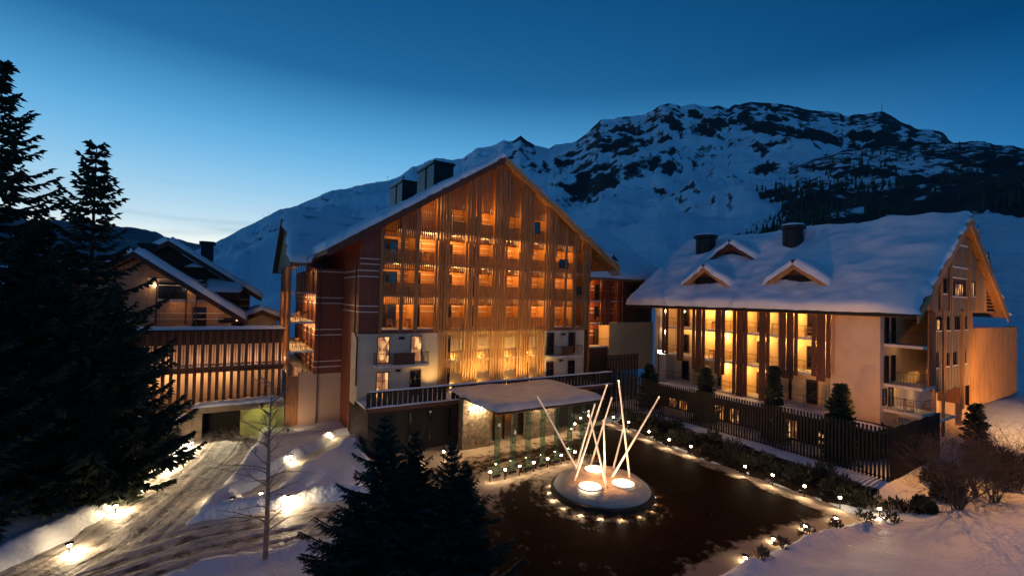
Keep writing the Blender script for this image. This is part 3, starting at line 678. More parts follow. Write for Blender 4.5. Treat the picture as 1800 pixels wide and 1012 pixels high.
# ---------------- left wing of the same house
Wg = empty('hotel_wing', (0, 0, 0), 'dark red timber wing left of the big gable with corner balconies and snowy cross roof', 'house')
MB().box(6.8, 9.28, 46.4, 62, 4.95, 14.9).build('wall', M_red, Wg)
MB().box(5.6, 9.28, 46.42, 62, -.3, 4.95).build('plaster_base', M_tan, Wg)
for z0 in (5.2, 8.2, 11.2, 14.2):
    for dz in (-.0, .52):
        if z0+dz < 14.6: MB().box(6.8, 9.24, 46.35, 46.4, z0+dz+.35, z0+dz+.43).build('band', M_band, Wg)
        if z0+dz < 14.6: MB().box(6.76, 6.8, 46.5, 61, z0+dz+.35, z0+dz+.43).build('band', M_band, Wg)
MB().tube((7.15, 46.3, 0), (7.15, 46.3, 14.6), .05).build('drain_pipe', M_brown, Wg)
for i, z0 in enumerate((5.0, 7.15, 9.85, 12.6)):
    MB().box(4.9 if i else 5.7, 6.8, 46.5, 61, z0-.18, z0).build('balcony_slab', M_slab, Wg)
    for y in (48.2, 51.0, 54.0, 57.0):
        window(Wg, 6.74, y, z0+.02, .8, 2.0, 'x', None, name='glazed_door', fm=M_brown)
    if i in (1, 2):
        rb = MB(); rb.tube((4.95, 46.6, z0+.95), (6.75, 46.6, z0+.95), .02, n=5)
        for q in np.arange(5.0, 6.8, .16): rb.tube((q, 46.6, z0), (q, 46.6, z0+.95), .010, n=4)
        rb.build('railing', M_metal, Wg, kind='stuff')
    if i < 3:
        lamp('POINT', (5.9, 47.6, z0+2.0), 190, (1, .58, .22), Wg, .15, name='balcony_light'); lamp('POINT', (5.9, 52, z0+2.0), 190, (1, .58, .22), Wg, .15, name='balcony_light')
    else: lamp('POINT', (5.9, 48.5, z0+1.6), 90, AMB, Wg, .15, name='balcony_light')
lb = MB()
for k in range(9): lb.box(5.05+k*.2, 5.11+k*.2, 46.42, 46.48, 11.9-.05*(k % 2), 15.0)
lb.build('slat_screen', M_wood, Wg, kind='stuff')
for k in range(15):
    y = 46.6+k*.62
    z0 = (4.9, 5.6, 8.6)[k % 3] if k > 1 else 4.8
    link('slat', shared_box('slat', .13, .34, 15.1-z0, M_wood), Wg, (4.62+.05*(k % 2), y, z0))
# wing roof: ridge along x, gable end to the left
zr, ze = 21.3, 15.3; yr = 56.2
def wing_ex(z): return AX-(zA-z)/SL         # x where the main roof plane reaches height z
rb = MB()
q = [(4.55, 45.3, ze), (wing_ex(ze)+.6, 45.3, ze), (wing_ex(zr)+.6, yr, zr), (4.55, yr, zr)]
slab_between(rb, *q, .35); rb.build('roof', M_wood, Wg)
rb = MB(); slab_between(rb, (4.55, yr, zr), (wing_ex(zr)+.6, yr, zr), (wing_ex(ze)+.6, 67, ze), (4.55, 67, ze), .35); rb.build('roof', M_wood, Wg)
MB().prism([(46.4, 14.9), (66, 14.9), (yr, 20.75)], 'x', 4.95, 5.2).build('gable_wall', M_wood, Wg)
MB().prism([(45.3, ze+.05), (yr, zr+.05), (67, ze+.05), (67, ze-.5), (yr, zr-.5), (45.3, ze-.5)], 'x', 4.47, 4.545).build('barge_board', M_brown, Wg)
snow_patch(Wg, (4.5, 45.25, ze), (wing_ex(ze)+.9, 45.25, ze), (4.5, yr, zr), (wing_ex(zr)+.9, yr, zr), .48, 40, 24, (1, 1, 0, 0), .12, 4)
for i, (xx, yy, zz_) in enumerate(((5.9, 47.1, 9.85), (5.5, 49.3, 9.85), (6.0, 47.3, 7.15), (5.6, 49.6, 7.15), (6.2, 47.4, 5.0))):
    chair(xx, yy, zz_, R(200+40*i), ('wooden chair nearest the corner on the upper lit corner balcony of the wing', 'chair farther back on the upper lit corner balcony of the wing', 'wooden chair nearest the corner on the middle corner balcony of the wing', 'chair farther back on the middle corner balcony of the wing', 'single chair on the lowest corner balcony of the wing')[i])

# ================================================================== rear wing on the right
Q = empty('rear_house', (0, 0, 0), 'darker timber house tucked between the big gable and the right house', 'house')
yq = 46.0
MB().box(35.6, 52, yq+1.9, 60, 3, 15.4).build('wall', M_red, Q)
MB().box(46.2, 52, yq+.1, yq+1.88, 9.6, 15.3).build('wall', M_brown, Q)
MB().box(43.5, 52, yq-.2, yq+1.88, 3, 9.55).build('plaster_base', M_yel, Q)
MB().box(36.0, 43.45, yq+.1, yq+1.88, 3, 6.2).build('base_wall', M_brown, Q)
for z0 in (6.4, 9.45, 12.5):
    MB().box(36.2, 46.15 if z0 > 9 else 43.45, yq, yq+1.88, z0-.2, z0).build('balcony_slab', M_slab, Q)
    for dz in (1.3, 1.85): MB().box(36.2, 46.2 if z0 > 9 else 43.4, yq+1.86, yq+1.9, z0+dz, z0+dz+.09).build('band', M_band, Q)
    for x in (39.2, 43.0 if z0 > 9 else 42.9): window(Q, x, yq+1.82, z0, .8, 2.2, name='glazed_door')
    for x in (38.0, 41.4, 44.7): 
        if x < 43 or z0 > 9: lamp('POINT', (x, yq+.9, z0+2.3), 130 if x < 44 else 12, AMB, Q, .12, name='loggia_light')
    rb = MB(); rb.tube((36.3, yq+.05, z0+.95), (46 if z0 > 9 else 43.4, yq+.05, z0+.95), .025, n=4); rb.build('railing', M_metal, Q)
for (a, b) in ((38.4, 40.2), (42.0, 44.2), (45.0, 46.2)):
    for k in range(max(2, int((b-a)/.33))):
        z0 = 9.2 if k % 2 else 6.0
        if a > 41: z0 = 9.2
        link('slat', shared_box('slat', .24, .12, 15.4-z0, M_red), Q, (a+.15+k*.33, yq-.08*(k % 2), z0))
for x, z in ((48.0, 13.4), (49.5, 10.6)): window(Q, x, yq+.05, z, .9, 1.2, rows=3)
rq = MB(); slab_between(rq, (34.5, yq-1.2, 15.45), (53.5, yq-1.2, 15.45), (53.5, yq+10.5, 23.2), (34.5, yq+10.5, 23.2), .35); rq.build('roof', M_wood, Q)
rq = MB(); slab_between(rq, (34.5, yq+10.5, 23.2), (53.5, yq+10.5, 23.2), (53.5, yq+22, 15.6), (34.5, yq+22, 15.6), .35); rq.build('roof', M_wood, Q)
snow_patch(Q, (34.3, yq-1.25, 15.5), (53.6, yq-1.25, 15.5), (34.3, yq+10.5, 23.25), (53.6, yq+10.5, 23.25), .65, 40, 26, (1, 0, 1, 0), .22, 5)
def dormer(parent, cx, cy, zb, w, h, face, depth, fm=M_woodl, seed=0, lit=None, s=.3, back=4):
    """gabled dormer, centre of its mouth (cx,cy) at sill height zb, looking to -Y or -X"""
    loc = (cx, cy, zb); rz = R(-90) if face == 'x' else 0
    # local: mouth in the plane y=0, body runs to +y
    o = MB().prism([(-w*.34, 0), (w*.34, 0), (w*.34, h*.30), (0, h*.92), (-w*.34, h*.30)], 'y', .5, back).build('dormer', M_brown, parent)
    o.location = loc; o.rotation_euler = (0, 0, rz)
    for sg in (-1, 1):
        e0, r_ = Vector((sg*w/2, 0, 0)), Vector((0, 0, h)); bk = Vector((0, back, 0)); dn = Vector((0, 0, -.28))
        rb = MB(); qd = [e0, r_, r_+bk, e0+bk] if sg < 0 else [r_, e0, e0+bk, r_+bk]
        rb.hexa([p+dn for p in qd], qd); rb.build('dormer_roof', M_wood, o)
        fb = MB(); pl = [(sg*w/2, -.40), (sg*w/2, .04), (0, h+.06), (0, h-.46)]
        if sg > 0: pl = pl[::-1]
        fb.prism(pl, 'y', -.10, -.01); fb.build('barge_board', fm, o)
        if sg < 0: snow_patch(o, e0+Vector((-.05, back, .02)), e0+Vector((-.05, -.05, .02)), r_+bk, r_+Vector((0, -.05, 0)), s, 14, 10, (1, 0, 1, 0), .16, seed, over=.3)
        else: snow_patch(o, e0+Vector((.05, -.05, .02)), e0+Vector((.05, back, .02)), r_+Vector((0, -.05, 0)), r_+bk, s, 14, 10, (1, 1, 0, 0), .16, seed+3, over=.3)
    ww = window(o, 0, .44, .15, w*.5, h*.42, lit=lit, cols=3, name='dormer_window')
    return o
dormer(Q, 45.3, yq+1.4, 16.9, 3.7, 2.0, 'y', 4, M_brown, 7)
MB().box(36.6, 38.2, 52, 53.6, 20, 24.6).box(36.4, 38.4, 51.8, 53.8, 24.3, 24.6).build('chimney', M_metal, Q)
chair(37.6, yq+.7, 9.45, R(150), 'chair on the middle balcony of the rear house by the big gable'); chair(38.2, yq+.7, 6.4, R(200), 'chair on the lowest balcony of the rear house'); chair(42.0, yq+.7, 9.45, R(190), 'chair on the middle balcony of the rear house, right bay')

# ================================================================== terrace in front of the house
T = empty('terrace', (0, 0, 0), 'raised snowy terrace with dark wall and slatted parapet before the hotel', 'terrace')
MB().box(9.3, 34.5, 36.0, 40.6, -.3, 3.4).build('wall', M_dark, T)
MB().box(9.32, 34.4, 36.3, 39.9, 3.404, 3.55).build('snow_cover', M_snow, T)
MB().box(9.1, 34.7, 35.8, 36.3, 3.4, 3.75).build('ledge', M_brown, T)
MB().box(9.2, 34.7, 35.98, 36.12, 4.85, 4.97).build('handrail', M_dark, T)
sn = snow_patch(T, (9.1, 35.86, 4.97), (34.8, 35.86, 4.97), (9.1, 36.24, 4.97), (34.8, 36.24, 4.97), .001, 4, 2); bpy.data.objects.remove(sn)
def snow_strip(parent, x0, x1, y0, y1, z, th=.12, seed=0, name='snow_cap'):
    nx_ = max(6, int(max(x1-x0, y1-y0)/.35)); al = x1-x0 > y1-y0
    us = np.linspace(0, 1, nx_); vs = np.array([0, .03, .15, .35, .5, .65, .85, .97, 1]); hh = np.array([0, .5, .85, .98, 1, .98, .85, .5, 0])
    U, Vv = np.meshgrid(us, vs, indexing='ij')
    X = x0+(x1-x0)*(U if al else Vv); Y = y0+(y1-y0)*(Vv if al else U)
    Z = z+np.tile(hh, (nx_, 1))*th*(1+.45*fbm(X*1.3+seed, Y*1.3, 3, 40+seed))*np.minimum(1, np.minimum(U, 1-U)*nx_/2)**.5
    F = gridfaces(nx_, 9)
    if not al: F = F[:, ::-1]
    return link(name, npmesh(name, np.stack([X, Y, Z], -1).reshape(-1, 3), F, M_snow), parent)
snow_strip(T, 9.1, 34.8, 35.92, 36.18, 4.97, .10); snow_strip(T, 9.0, 34.8, 35.72, 36.0, 3.75, .10, 3)
k = 0
for x in np.arange(9.3, 34.7, .42):
    if 15.8 < x < 16.4 or 18.2 < x < 18.5: continue
    link('baluster', shared_box('baluster', .33, .06, 1.1, M_dark), T, (x, 36.05, 3.75))
# tall narrow window slots in the terrace wall, some with lamps behind
for x, l in ((12.7, None), (14.35, None), (16.1, None), (11.0, None)):
    window(T, x, 35.95, .7, .35, 2.4, lit=l, name='slot_window')
# uplights on the terrace
for i, x in enumerate((19.35, 20.0, 20.9, 21.6, 24.0, 24.7, 25.6, 26.3, 16.3, 28.2)):
    if i == 8: x = 15.8
    t = empty('terrace_uplight', (x, 38.5, 3.56), 'small bright uplight on the terrace, %s of the row under the slats' % ('first', 'second', 'third', 'fourth', 'fifth', 'sixth', 'seventh', 'eighth', 'far left lone one', 'far right lone one')[i], 'uplight', 'uplights along the terrace')
    MB().lathe([(.001, 0), (.09, 0), (.11, .16), (.08, .16), (.001, .14)], 10).build('housing', M_metal, t)
    MB().lathe([(.001, .19), (.06, .19), (.05, .24), (.001, .26)], 10).build('bulb', M_bulb, t)
    lamp('SPOT', (0, -.0, .3), 520, (1, .62, .18), t, .05, aim=(0, 1.4, 5.0), spot=105, blend=1, name='uplight_beam')
# side wall between the concrete block and the terrace
MB().box(9.35, 10.6, 40.7, 46.3, -.3, 4.9).build('side_wall', M_dark, T)

# ================================================================== RIGHT HOUSE
G = empty('guest_house', (0, 0, 0), 'snow roofed house at right with dormers, round chimneys and a slatted gable end', 'house')
RX, RZ, EZ, EXL, EXR = 53.6, 20.45, 12.1, 42.3, 64.9
RSL = (RZ-EZ)/(RX-EXL)
def rzr(x): return RZ-RSL*abs(x-RX)
gy0, gy1 = 13.0, 41.3
MB().box(45.2, 63.8, 15.8, 38.1, -.3, 12.2).build('wall', M_yel, G)
MB().prism([(45.2, 12.2), (63.5, 12.2), (63.5, rzr(63.5)-.45), (RX, RZ-.45), (45.2, rzr(45.2)-.45)], 'y', 15.9, 38.0).build('attic', M_brown, G)
MB().box(44.0, 45.19, 15.8, 19.3, 3.0, 12.2).build('plaster_wall', M_plas, G)
MB().box(43.6, 45.19, 36.4, 38.1, 3.0, 12.2).build('plaster_wall', M_plas, G)
MB().box(43.2, 45.18, 19.3, 36.4, 12.0, 12.25).build('loggia_ceiling', M_back, G)
for i, z0 in enumerate((3.6, 6.65, 9.7)):
    MB().box(43.05, 45.18, 19.32, 36.38, z0-.2, z0).build('balcony_slab', M_slab, G)
    rb = MB(); rb.tube((43.1, 19.4, z0+1.0), (43.1, 36.3, z0+1.0), .022, n=4); rb.tube((43.1, 19.4, z0+.55), (43.1, 36.3, z0+.55), .012, n=4); rb.tube((43.1, 19.4, z0+.12), (43.1, 36.3, z0+.12), .012, n=4)
    for y in np.arange(19.6, 36.3, 1.4): rb.tube((43.1, y, z0), (43.1, y, z0+1.0), .015, n=4)
    rb.build('railing', M_metal, G, kind='stuff')
    for j, y in enumerate((20.75, 23.0, 25.4, 29.65, 34.35)):
        window(G, 45.14, y+.55, z0+.02, .95, 2.15, 'x', None, name='glazed_door', fm=M_brown)
    for y in (23.4, 26.75, 29.1, 32.7):
        MB().box(43.4, 45.17, y-.06, y+.06, z0, z0+2.82).build('partition', M_yel, G)
    for j, y in enumerate((20.4, 23.3, 25.9, 29.0, 32.2, 35.0)):
        p = 165*rnd.uniform(.8, 1.25)
        if i == 0: p = {1: 0, 2: 170, 3: 150}.get(j, 0)
        if j == 5: p *= .35
        if p: lamp('POINT', (44.2, y-.4, z0+(2.45 if i < 2 else 2.0)), p, (1, .56, .17), G, .12, name='loggia_light')
for gi, (a, b, z0) in enumerate(((35.58, 36.4, 6.2), (33.5, 34.3, 6.0), (30.8, 32.3, 5.0), (28.5, 29.6, 4.9), (26.1, 27.6, 3.2), (23.95, 24.95, 3.1), (21.45, 23.1, 5.9), (18.85, 20.3, 6.1))):
    n = max(2, round((b-a)/.36))
    for k in range(n):
        zz0 = z0+(.35 if k in (0, n-1) and gi not in (1,) else 0)
        link('slat', shared_box('slat', .12, (b-a)/n-.05, 12.0-zz0, M_brown), G, (42.95-.09*(k % 2), a+(k+.5)*(b-a)/n, zz0))
window(G, 43.55, 37.0, 6.3, 1.3, .55, 'x', 2, name='lit_sign_window')
for z in (9.0, 11.4):
    o = MB().lathe([(.001, -.16), (.10, -.16), (.10, .16), (.001, .16)], 8).build('wall_lamp', M_bulb, G, loc=(43.45, 36.55, z)); lamp('POINT', (43.2, 36.55, z), 14, WARM2, G, .1)
MB().tube((43.5, 37.4, 3), (43.5, 37.4, 10.8), .05).tube((43.5, 37.4, 10.8), (42.6, 38.0, 11.9), .05).build('drain_pipe', M_metal, G)
# roof + snow
rb = MB(); slab_between(rb, (EXL, gy1, EZ), (EXL, gy0, EZ), (RX, gy0, RZ), (RX, gy1, RZ), .34); rb.build('roof', M_wood, G)
rb = MB(); slab_between(rb, (RX, gy1, RZ), (RX, gy0, RZ), (EXR, gy0, EZ), (EXR, gy1, EZ), .34); rb.build('roof', M_wood, G)
MB().box(EXL-.16, EXL-.02, gy0+.05, gy1, EZ-.30, EZ-.06).build('gutter', M_metal, G)
snow_patch(G, (EXL-.15, gy1, EZ+.02), (EXL-.15, gy0-.05, EZ+.02), (RX+.2, gy1, RZ+.08), (RX+.2, gy0-.05, RZ+.08), .62, 90, 50, (1, 1, 1, 0), .30, 11)
snow_patch(G, (EXR, gy0-.05, EZ), (EXR, gy1, EZ), (RX-.1, gy0-.05, RZ), (RX-.1, gy1, RZ), .40, 40, 24, (1, 1, 1, 0), .1, 12)
for sgn, xe in ((-1, EXL), (1, EXR)):
    q = [(RX, RZ+.03), (xe, EZ+.03), (xe, EZ-.72), (RX, RZ-.78)]
    if sgn < 0: q = q[::-1]
    MB().prism(q, 'y', gy0-.12, gy0-.005).build('barge_board', M_woodl, G)
dormer(G, 44.3, 31.9, 14.35, 5.8, 2.0, 'x', 6, M_woodl, 21, s=.62)
dormer(G, 44.3, 22.5, 14.3, 5.5, 1.95, 'x', 6, M_woodl, 22, s=.62)
dormer(G, 48.6, 31.7, 17.5, 5.7, 1.85, 'x', 5, M_brown, 23, s=.6)
def drum_chimney(x, y, z0, z1, r):
    o = MB().lathe([(r, z0), (r, z1-.45), (r*1.22, z1-.38), (r*1.22, z1-.02), (.001, z1)], 20, (x, y)).build('chimney', M_metal, G)
    MB().lathe([(r*1.15, z1), (r*1.05, z1+.16), (r*.6, z1+.26), (.001, z1+.28)], 20, (x, y)).build('snow_cap', M_snowr, o, True)
drum_chimney(51.0, 36.7, 17.2, 21.0, 1.15); drum_chimney(51.0, 26.1, 17.4, 20.95, .98)
# gable screen
gp = 13.5
def gz_top(x): return rzr(x)-.42
wins = [(48.95, 50.25, 13.75, 14.95), (51.2, 55.2, 13.6, 15.1), (56.1, 57.5, 13.7, 14.95)]
pan = MB()
pan.prism([(46.1, 12.4), (60.1, 12.4), (60.1, gz_top(60.1)), (RX, RZ-.45), (46.1, gz_top(46.1))], 'y', gp+.16, gp+.3); pan.build('gable_wall', M_brown, G)
for x in np.arange(46.3, 60.1, .36):
    zt = gz_top(x); segs = [(12.35, zt)]
    for a, b, z0, z1 in wins:
        if a-.05 < x < b+.05: segs = [(12.35, z0-.05), (z1+.05, zt)]
    for s0, s1 in segs:
        if s1 > s0+.2: link('slat', shared_box('slat', .19, .12, s1-s0, M_grey), G, (x, gp+.05, s0))
for x in (46.15, 48.45, 48.75, 50.6, 50.95, 55.4, 55.75, 57.75, 60.0):
    link('post', shared_box('post', .17, .16, gz_top(x)-12.3, M_woodl), G, (x, gp-.06, 12.3))
for z in (16.05, 18.0): MB().box(51.04, 55.3, gp-.05, gp+.0, z-.07, z+.07).build('rail', M_band, G)
window(G, 49.6, gp+.12, 13.75, 1.3, 1.2, cols=2); window(G, 56.8, gp+.12, 13.7, 1.4, 1.25, cols=3, lit=1)
rc = MB(); rc.box(51.2, 55.2, gp-.02, gp+.14, 13.5, 13.6); rc.box(51.2, 55.2, gp-.02, gp+.14, 15.1, 15.2); rc.build('window_surround', M_band, G)
window(G, 53.6, gp+.14, 13.6, 2.1, 1.1, cols=4, lit=1)
MB().box(56.05, 57.55, gp-.03, gp+.0, 13.6, 13.7).build('sill', M_band, G); MB().box(48.9, 50.3, gp-.03, gp+.0, 13.65, 13.75).build('sill', M_band, G)
# soffit laths under the right eave
for k in range(9):
    z = 12.25+k*.32; x1 = RX+(RZ-.42-z)/RSL
    if x1 > 60.3: link('soffit_lath', shared_box('soffit_lath', x1-60.2, .5, .14, M_woodl), G, ((x1+60.2)/2, gp+.35, z))
MB().box(55.9, 63.5, gp, 15.7, 12.2, 12.38).build('soffit', M_woodl, G)
# lower screen
MB().box(47.35, 55.9, gp+.16, gp+.3, 5.9, 12.38).build('screen_wall', M_brown, G)
wl_ = [(47.5, 49.0, 10.75, 11.85, 1), (50.1, 51.0, 10.75, 11.85, None), (52.1, 53.3, 10.75, 11.85, None), (54.4, 55.4, 10.75, 11.85, None), (47.5, 48.3, 7.8, 9.0, 1), (49.6, 50.8, 7.8, 8.85, None), (51.7, 52.8, 7.8, 8.85, None), (53.9, 55.1, 7.8, 8.85, None)]
for a, b, z0, z1, l in wl_:
    window(G, (a+b)/2, gp+.11, z0, b-a, z1-z0, lit=l, cols=2 if b-a > 1 else 1)
    MB().box(a-.05, b+.05, gp-.04, gp+.02, z0-.09, z0-.01).build('sill', M_band, G)
for x in np.arange(47.55, 55.85, .36):
    cuts = sorted([(z0-.06, z1+.06) for a, b, z0, z1, l in wl_ if a-.04 < x < b+.04]); z = 5.85
    for c0, c1 in cuts+[(12.34, 0)]:
        if c0-z > .2: link('slat', shared_box('slat', .19, .12, c0-z, M_grey), G, (x, gp+.05, z))
        z = c1
for x, zb in ((47.25, 2.2), (49.2, 2.2), (49.5, 5.7), (53.6, 4.0), (53.95, 4.0), (55.95, 2.0)):
    link('post', shared_box('post', .18, .17, 12.34-zb, M_woodl), G, (x, gp-.07, zb))
# corner balconies
for z0 in (4.45, 6.45, 9.6):
    xe = 47.1
    MB().box(44.6, xe, 13.35, 15.78, z0-.22, z0).build('balcony_slab', M_slab, G)
    rb = MB(); rb.tube((44.65, 13.4, z0+1), (xe, 13.4, z0+1), .025, n=4); rb.tube((44.65, 13.4, z0+1), (44.65, 15.75, z0+1), .025, n=4)
    for x in np.arange(44.7, xe, .2): rb.tube((x, 13.4, z0), (x, 13.4, z0+1), .012, n=4)
    for y in np.arange(13.5, 15.7, .2): rb.tube((44.65, y, z0), (44.65, y, z0+1), .012, n=4)
    rb.build('railing', M_metal, G, kind='stuff')
for x in np.arange(45.6, 47.2, .27): link('slat', shared_box('slat', .09, .09, 12.2-6.5, M_wood), G, (x, 13.3, 6.5))
for (x, z, w, h) in ((45.1, 9.62, .75, 2.1), (46.4, 9.62, .75, 2.1), (45.1, 6.5, .75, 2.1), (46.4, 6.5, .75, 2.1), (46.0, 4.5, .8, 1.7), (47.8, 4.5, .8, 1.7)): window(G, x, 15.76, z, w, h, name='glazed_door')
window(G, 44.8, 15.76, 4.7, .7, 1.3); 
MB().box(47.2, 56, 15.7, 15.79, 3, 5.9).build('plaster_wall', M_plas, G)
for x, z, p in ((46.6, 6.1, 30), (49.8, 5.2, 24), (46.6, 9.3, 10)): lamp('POINT', (x, 14.7, z), p, WARM, G, .12, name='balcony_light')
MB().box(47.3, 51.5, 13.3, 15.78, 3.5, 3.7).build('balcony_slab', M_slab, G)
# projecting slatted block and its pillar
MB().box(56.05, 69.8, gp-.08, 19, 4.0, 10.6).build('side_block', M_brown, G)
for x in np.arange(56.2, 69.8, .42): link('slat', shared_box('slat', .24, .14, 6.85, M_woodl), G, (x, gp-.16, 3.95))
MB().box(69.75, 69.95, gp-.2, 19, 3.9, 10.85).build('end_board', M_woodl, G)
snow_strip(G, 56.1, 69.8, gp, 19, 10.6, .3, 6, 'snow_cover')
MB().box(56.7, 58.5, gp+.1, 16, -.3, 4.0).build('stone_pillar', M_tan, G)
for i, (y, z) in enumerate(((20.6, 9.7), (21.2, 9.7), (23.6, 9.7), (29.9, 9.7), (30.5, 9.7), (20.5, 6.65), (23.5, 6.65), (30.2, 6.65), (30.9, 6.65))):
    chair(43.75, y-.3, z, R(80+25*(i % 3)), ['chair at the near end of the top balcony row of the right house', 'second chair from the near end on the top balcony row of the right house', 'chair beside the third slat group on the top balcony of the right house', 'right chair of the far pair on the top balcony of the right house', 'left chair of the far pair on the top balcony of the right house', 'chair at the near end of the middle balcony row of the right house', 'chair beside the third slat group on the middle balcony of the right house', 'right chair of the far pair on the middle balcony of the right house', 'left chair of the far pair on the middle balcony of the right house'][i])
chair(45.6, 14.5, 4.45, R(30), 'wooden chair on the lit ground balcony under the slatted gable'); chair(49.2, 14.4, 3.7, R(-20), 'wooden chair on the lower lit slab behind the gable posts')
for i, (x, z) in enumerate(((12.0, 9.5), (13.6, 9.5), (12.4, 12.55), (13.8, 12.55), (18.5, 12.55), (21.6, 15.55), (18.6, 18.6), (24.6, 18.6), (30.6, 9.5), (32.0, 9.5), (33.2, 9.5))):
    chair(x+.3, 41.1, z, R(150+30*(i % 4)), ['leftmost chair on the lowest timber balcony of the big gable house', 'second chair from the left on the lowest timber balcony of the big gable house', 'left chair on the second timber balcony of the big gable house', 'right chair of the left pair on the second timber balcony of the big gable house', 'chair behind the slats in the fourth bay of the second timber storey', 'chair behind the slats in the fifth bay of the third timber storey', 'left chair behind the slats of the top storey', 'right chair behind the slats of the top storey', 'left chair of the open balcony at the right end of the big gable', 'middle chair of the open balcony at the right end of the big gable', 'right chair of the open balcony at the right end of the big gable'][i])
table(12.9, 41.1, 9.5, 'small round table between the chairs on the lowest timber balcony'); table(13.4, 40.9, 12.55, 'small round table on the second timber balcony at left'); table(31.4, 41.1, 9.5, 'small round table on the open balcony at the right end of the gable')

# low lit storey behind the fence
U = empty('garden_storey', (0, 0, 0), 'low dark storey with lit windows behind the slat fence', 'outbuilding')
MB().box(41.0, 43.9, 15.0, 36, -.2, 3.1).build('wall', M_dark, U)
MB().box(40.7, 44.0, 14.9, 36.2, 3.1, 3.3).build('roof', M_dark, U)
snow_strip(U, 40.7, 43.0, 15, 36, 3.3, .2, 9, 'snow_cover')
for j, (y, l, h) in enumerate(((33.2, 1, 1.0), (31.8, 1, 1.0), (27.6, 1, 1.4), (26.0, 1, 1.4), (24.6, None, 1.4), (22.4, 1, 1.6), (20.8, 1, 1.6), (18.4, 1, 1.2), (16.6, 1, 1.2))): window(U, 40.96, y, 1.2, 1.1, h, 'x', l, cols=2)

# ================================================================== fences
def slat_fence(label, pts, z0f, z1f, sp, w=.10, m=M_dark, inner=True):
    t = empty('slat_fence', (0, 0, 0), label, 'fence', None)
    (ax, ay), (bx, by) = pts; L_ = math.hypot(bx-ax, by-ay); n = int(L_/sp); rz = math.atan2(by-ay, bx-ax)
    for k in range(n+1):
        x, y = ax+(bx-ax)*k/n, ay+(by-ay)*k/n; za, zb = z0f(k/n), z1f(k/n)
        link('slat', shared_box('slat', w, .05, round(zb-za, 1), m), t, (x, y, za), rz)
    for fr in (.12, .9):
        p = Vector((ax, ay, z0f(0)+(z1f(0)-z0f(0))*fr)); q = Vector((bx, by, z0f(1)+(z1f(1)-z0f(1))*fr)); nrm = Vector((-(by-ay), bx-ax, 0)).normalized()*.06
        MB().tube(p+nrm, q+nrm, .04, n=4).build('rail', m, t)
    return t
slat_fence('long dark slat fence along the path before the right house', ((37.5, 13.0), (37.4, 32.4)), lambda t: .75, lambda t: 4.5-.25*t, .235, .13)
slat_fence('short slat fence turning back from the near corner under the gable', ((37.6, 12.9), (47.2, 13.1)), lambda t: .75+.3*t, lambda t: 4.5-.1*t, .20, .09, M_dark)
slat_fence('dark tall slat screen between the terrace and the right house', ((34.9, 37.6), (37.3, 32.6)), lambda t: .5, lambda t: 5.3-.9*t, .25, .14)
slat_fence('tall dark slat screen behind the canopy closing the gap between the houses', ((34.8, 40.6), (43.4, 40.6)), lambda t: .4, lambda t: 6.0, .25, .14)

# ================================================================== link building with garage on the left
K = empty('link_building', (0, 0, 0), 'low two storey link with rows of vertical slats and a garage door below', 'building')
lx0, lx1 = -17.5, 4.45
MB().box(lx0, lx1, 50.2, 50.4, 2.4, 9.0).build('back_wall', M_tan, K)
MB().box(lx0, lx1, 48.1, 50.2, 5.35, 5.85).build('floor_slab', M_brown, K)
MB().box(lx0, lx1, 50.1, 50.19, 7.6, 8.9).build('upper_panel', M_dark, K)
MB().box(lx0, lx1, 47.6, 50.6, 9.0, 9.14).build('roof', M_dark, K)
snow_strip(K, lx0, lx1, 47.55, 50.6, 9.14, .16, 12, 'snow_cover')
MB().box(lx0, lx1, 47.9, 48.0, 5.86, 5.98).build('sill', M_slab, K)
for k in range(int((lx1-lx0)/.545)):
    x = lx0+.3+k*.545
    link('slat', shared_box('slat', .25, .16, 3.35, M_brown), K, (x, 47.9, 5.66)); link('slat', shared_box('slat', .25, .16, 3.0, M_brown), K, (x+.02, 47.9, 2.5))
    link('thin_slat', shared_box('thin_slat', .05, .06, 3.1, M_brown), K, (x+.27, 48.02, 5.86))
for x in np.arange(-15.5, 4.4, 2.2):
    lamp('POINT', (x, 49.3, 6.2), 44*rnd.uniform(.7, 1.2), (1, .66, .42), K, .12, name='corridor_light')
    lamp('POINT', (x, 49.3, 5.0), (80 if -9 < x < -0 else 34)*rnd.uniform(.6, 1.2), (1, .64, .28), K, .12, name='corridor_light')
MB().box(-2.5, 4.45, 46.4, 50.2, 2.2, 2.72).build('lintel', M_conc, K); MB().box(lx0, -2.5, 46.2, 50.2, 1.3, 1.9).build('lintel', M_conc, K)
MB().box(-2.5, -1.75, 46.6, 50.2, -.3, 2.2).build('garage_wall', M_conc, K); MB().box(1.05, 4.45, 46.6, 50.2, -.3, 2.2).build('garage_wall', M_green, K)
MB().box(lx0, -2.5, 46.4, 50.2, -.3, 1.3).build('garage_wall', M_conc, K)
MB().box(-1.75, 1.05, 49.5, 49.6, -.3, 2.2).build('garage_door', M_dark, K)
for i in range(6): link('door_panel', shared_box('door_panel', 2.7, .06, .33, M_dark), K, (-.35, 49.46, .0+i*.36))
snow_strip(K, -2.55, 4.4, 46.35, 47.9, 2.72, .32, 14, 'snow_ledge'); snow_strip(K, lx0, -2.5, 46.1, 47.9, 1.9, .34, 15, 'snow_ledge')
for k in range(7): link('plank', shared_box('plank', .14, .3, 4.9, M_wood), K, (4.62+k*.15, 46.6+k*.02, -.1))
lamp('SPOT', (2.6, 45.4, 2.5), 130, (.95, .85, .25), K, .1, aim=(3.0, 46.6, .8), spot=130, name='garage_light'); lamp('SPOT', (-.3, 46.9, 2.1), 420, (1, .86, .55), K, .1, aim=(-.6, 41.5, 0), spot=75, name='garage_light')
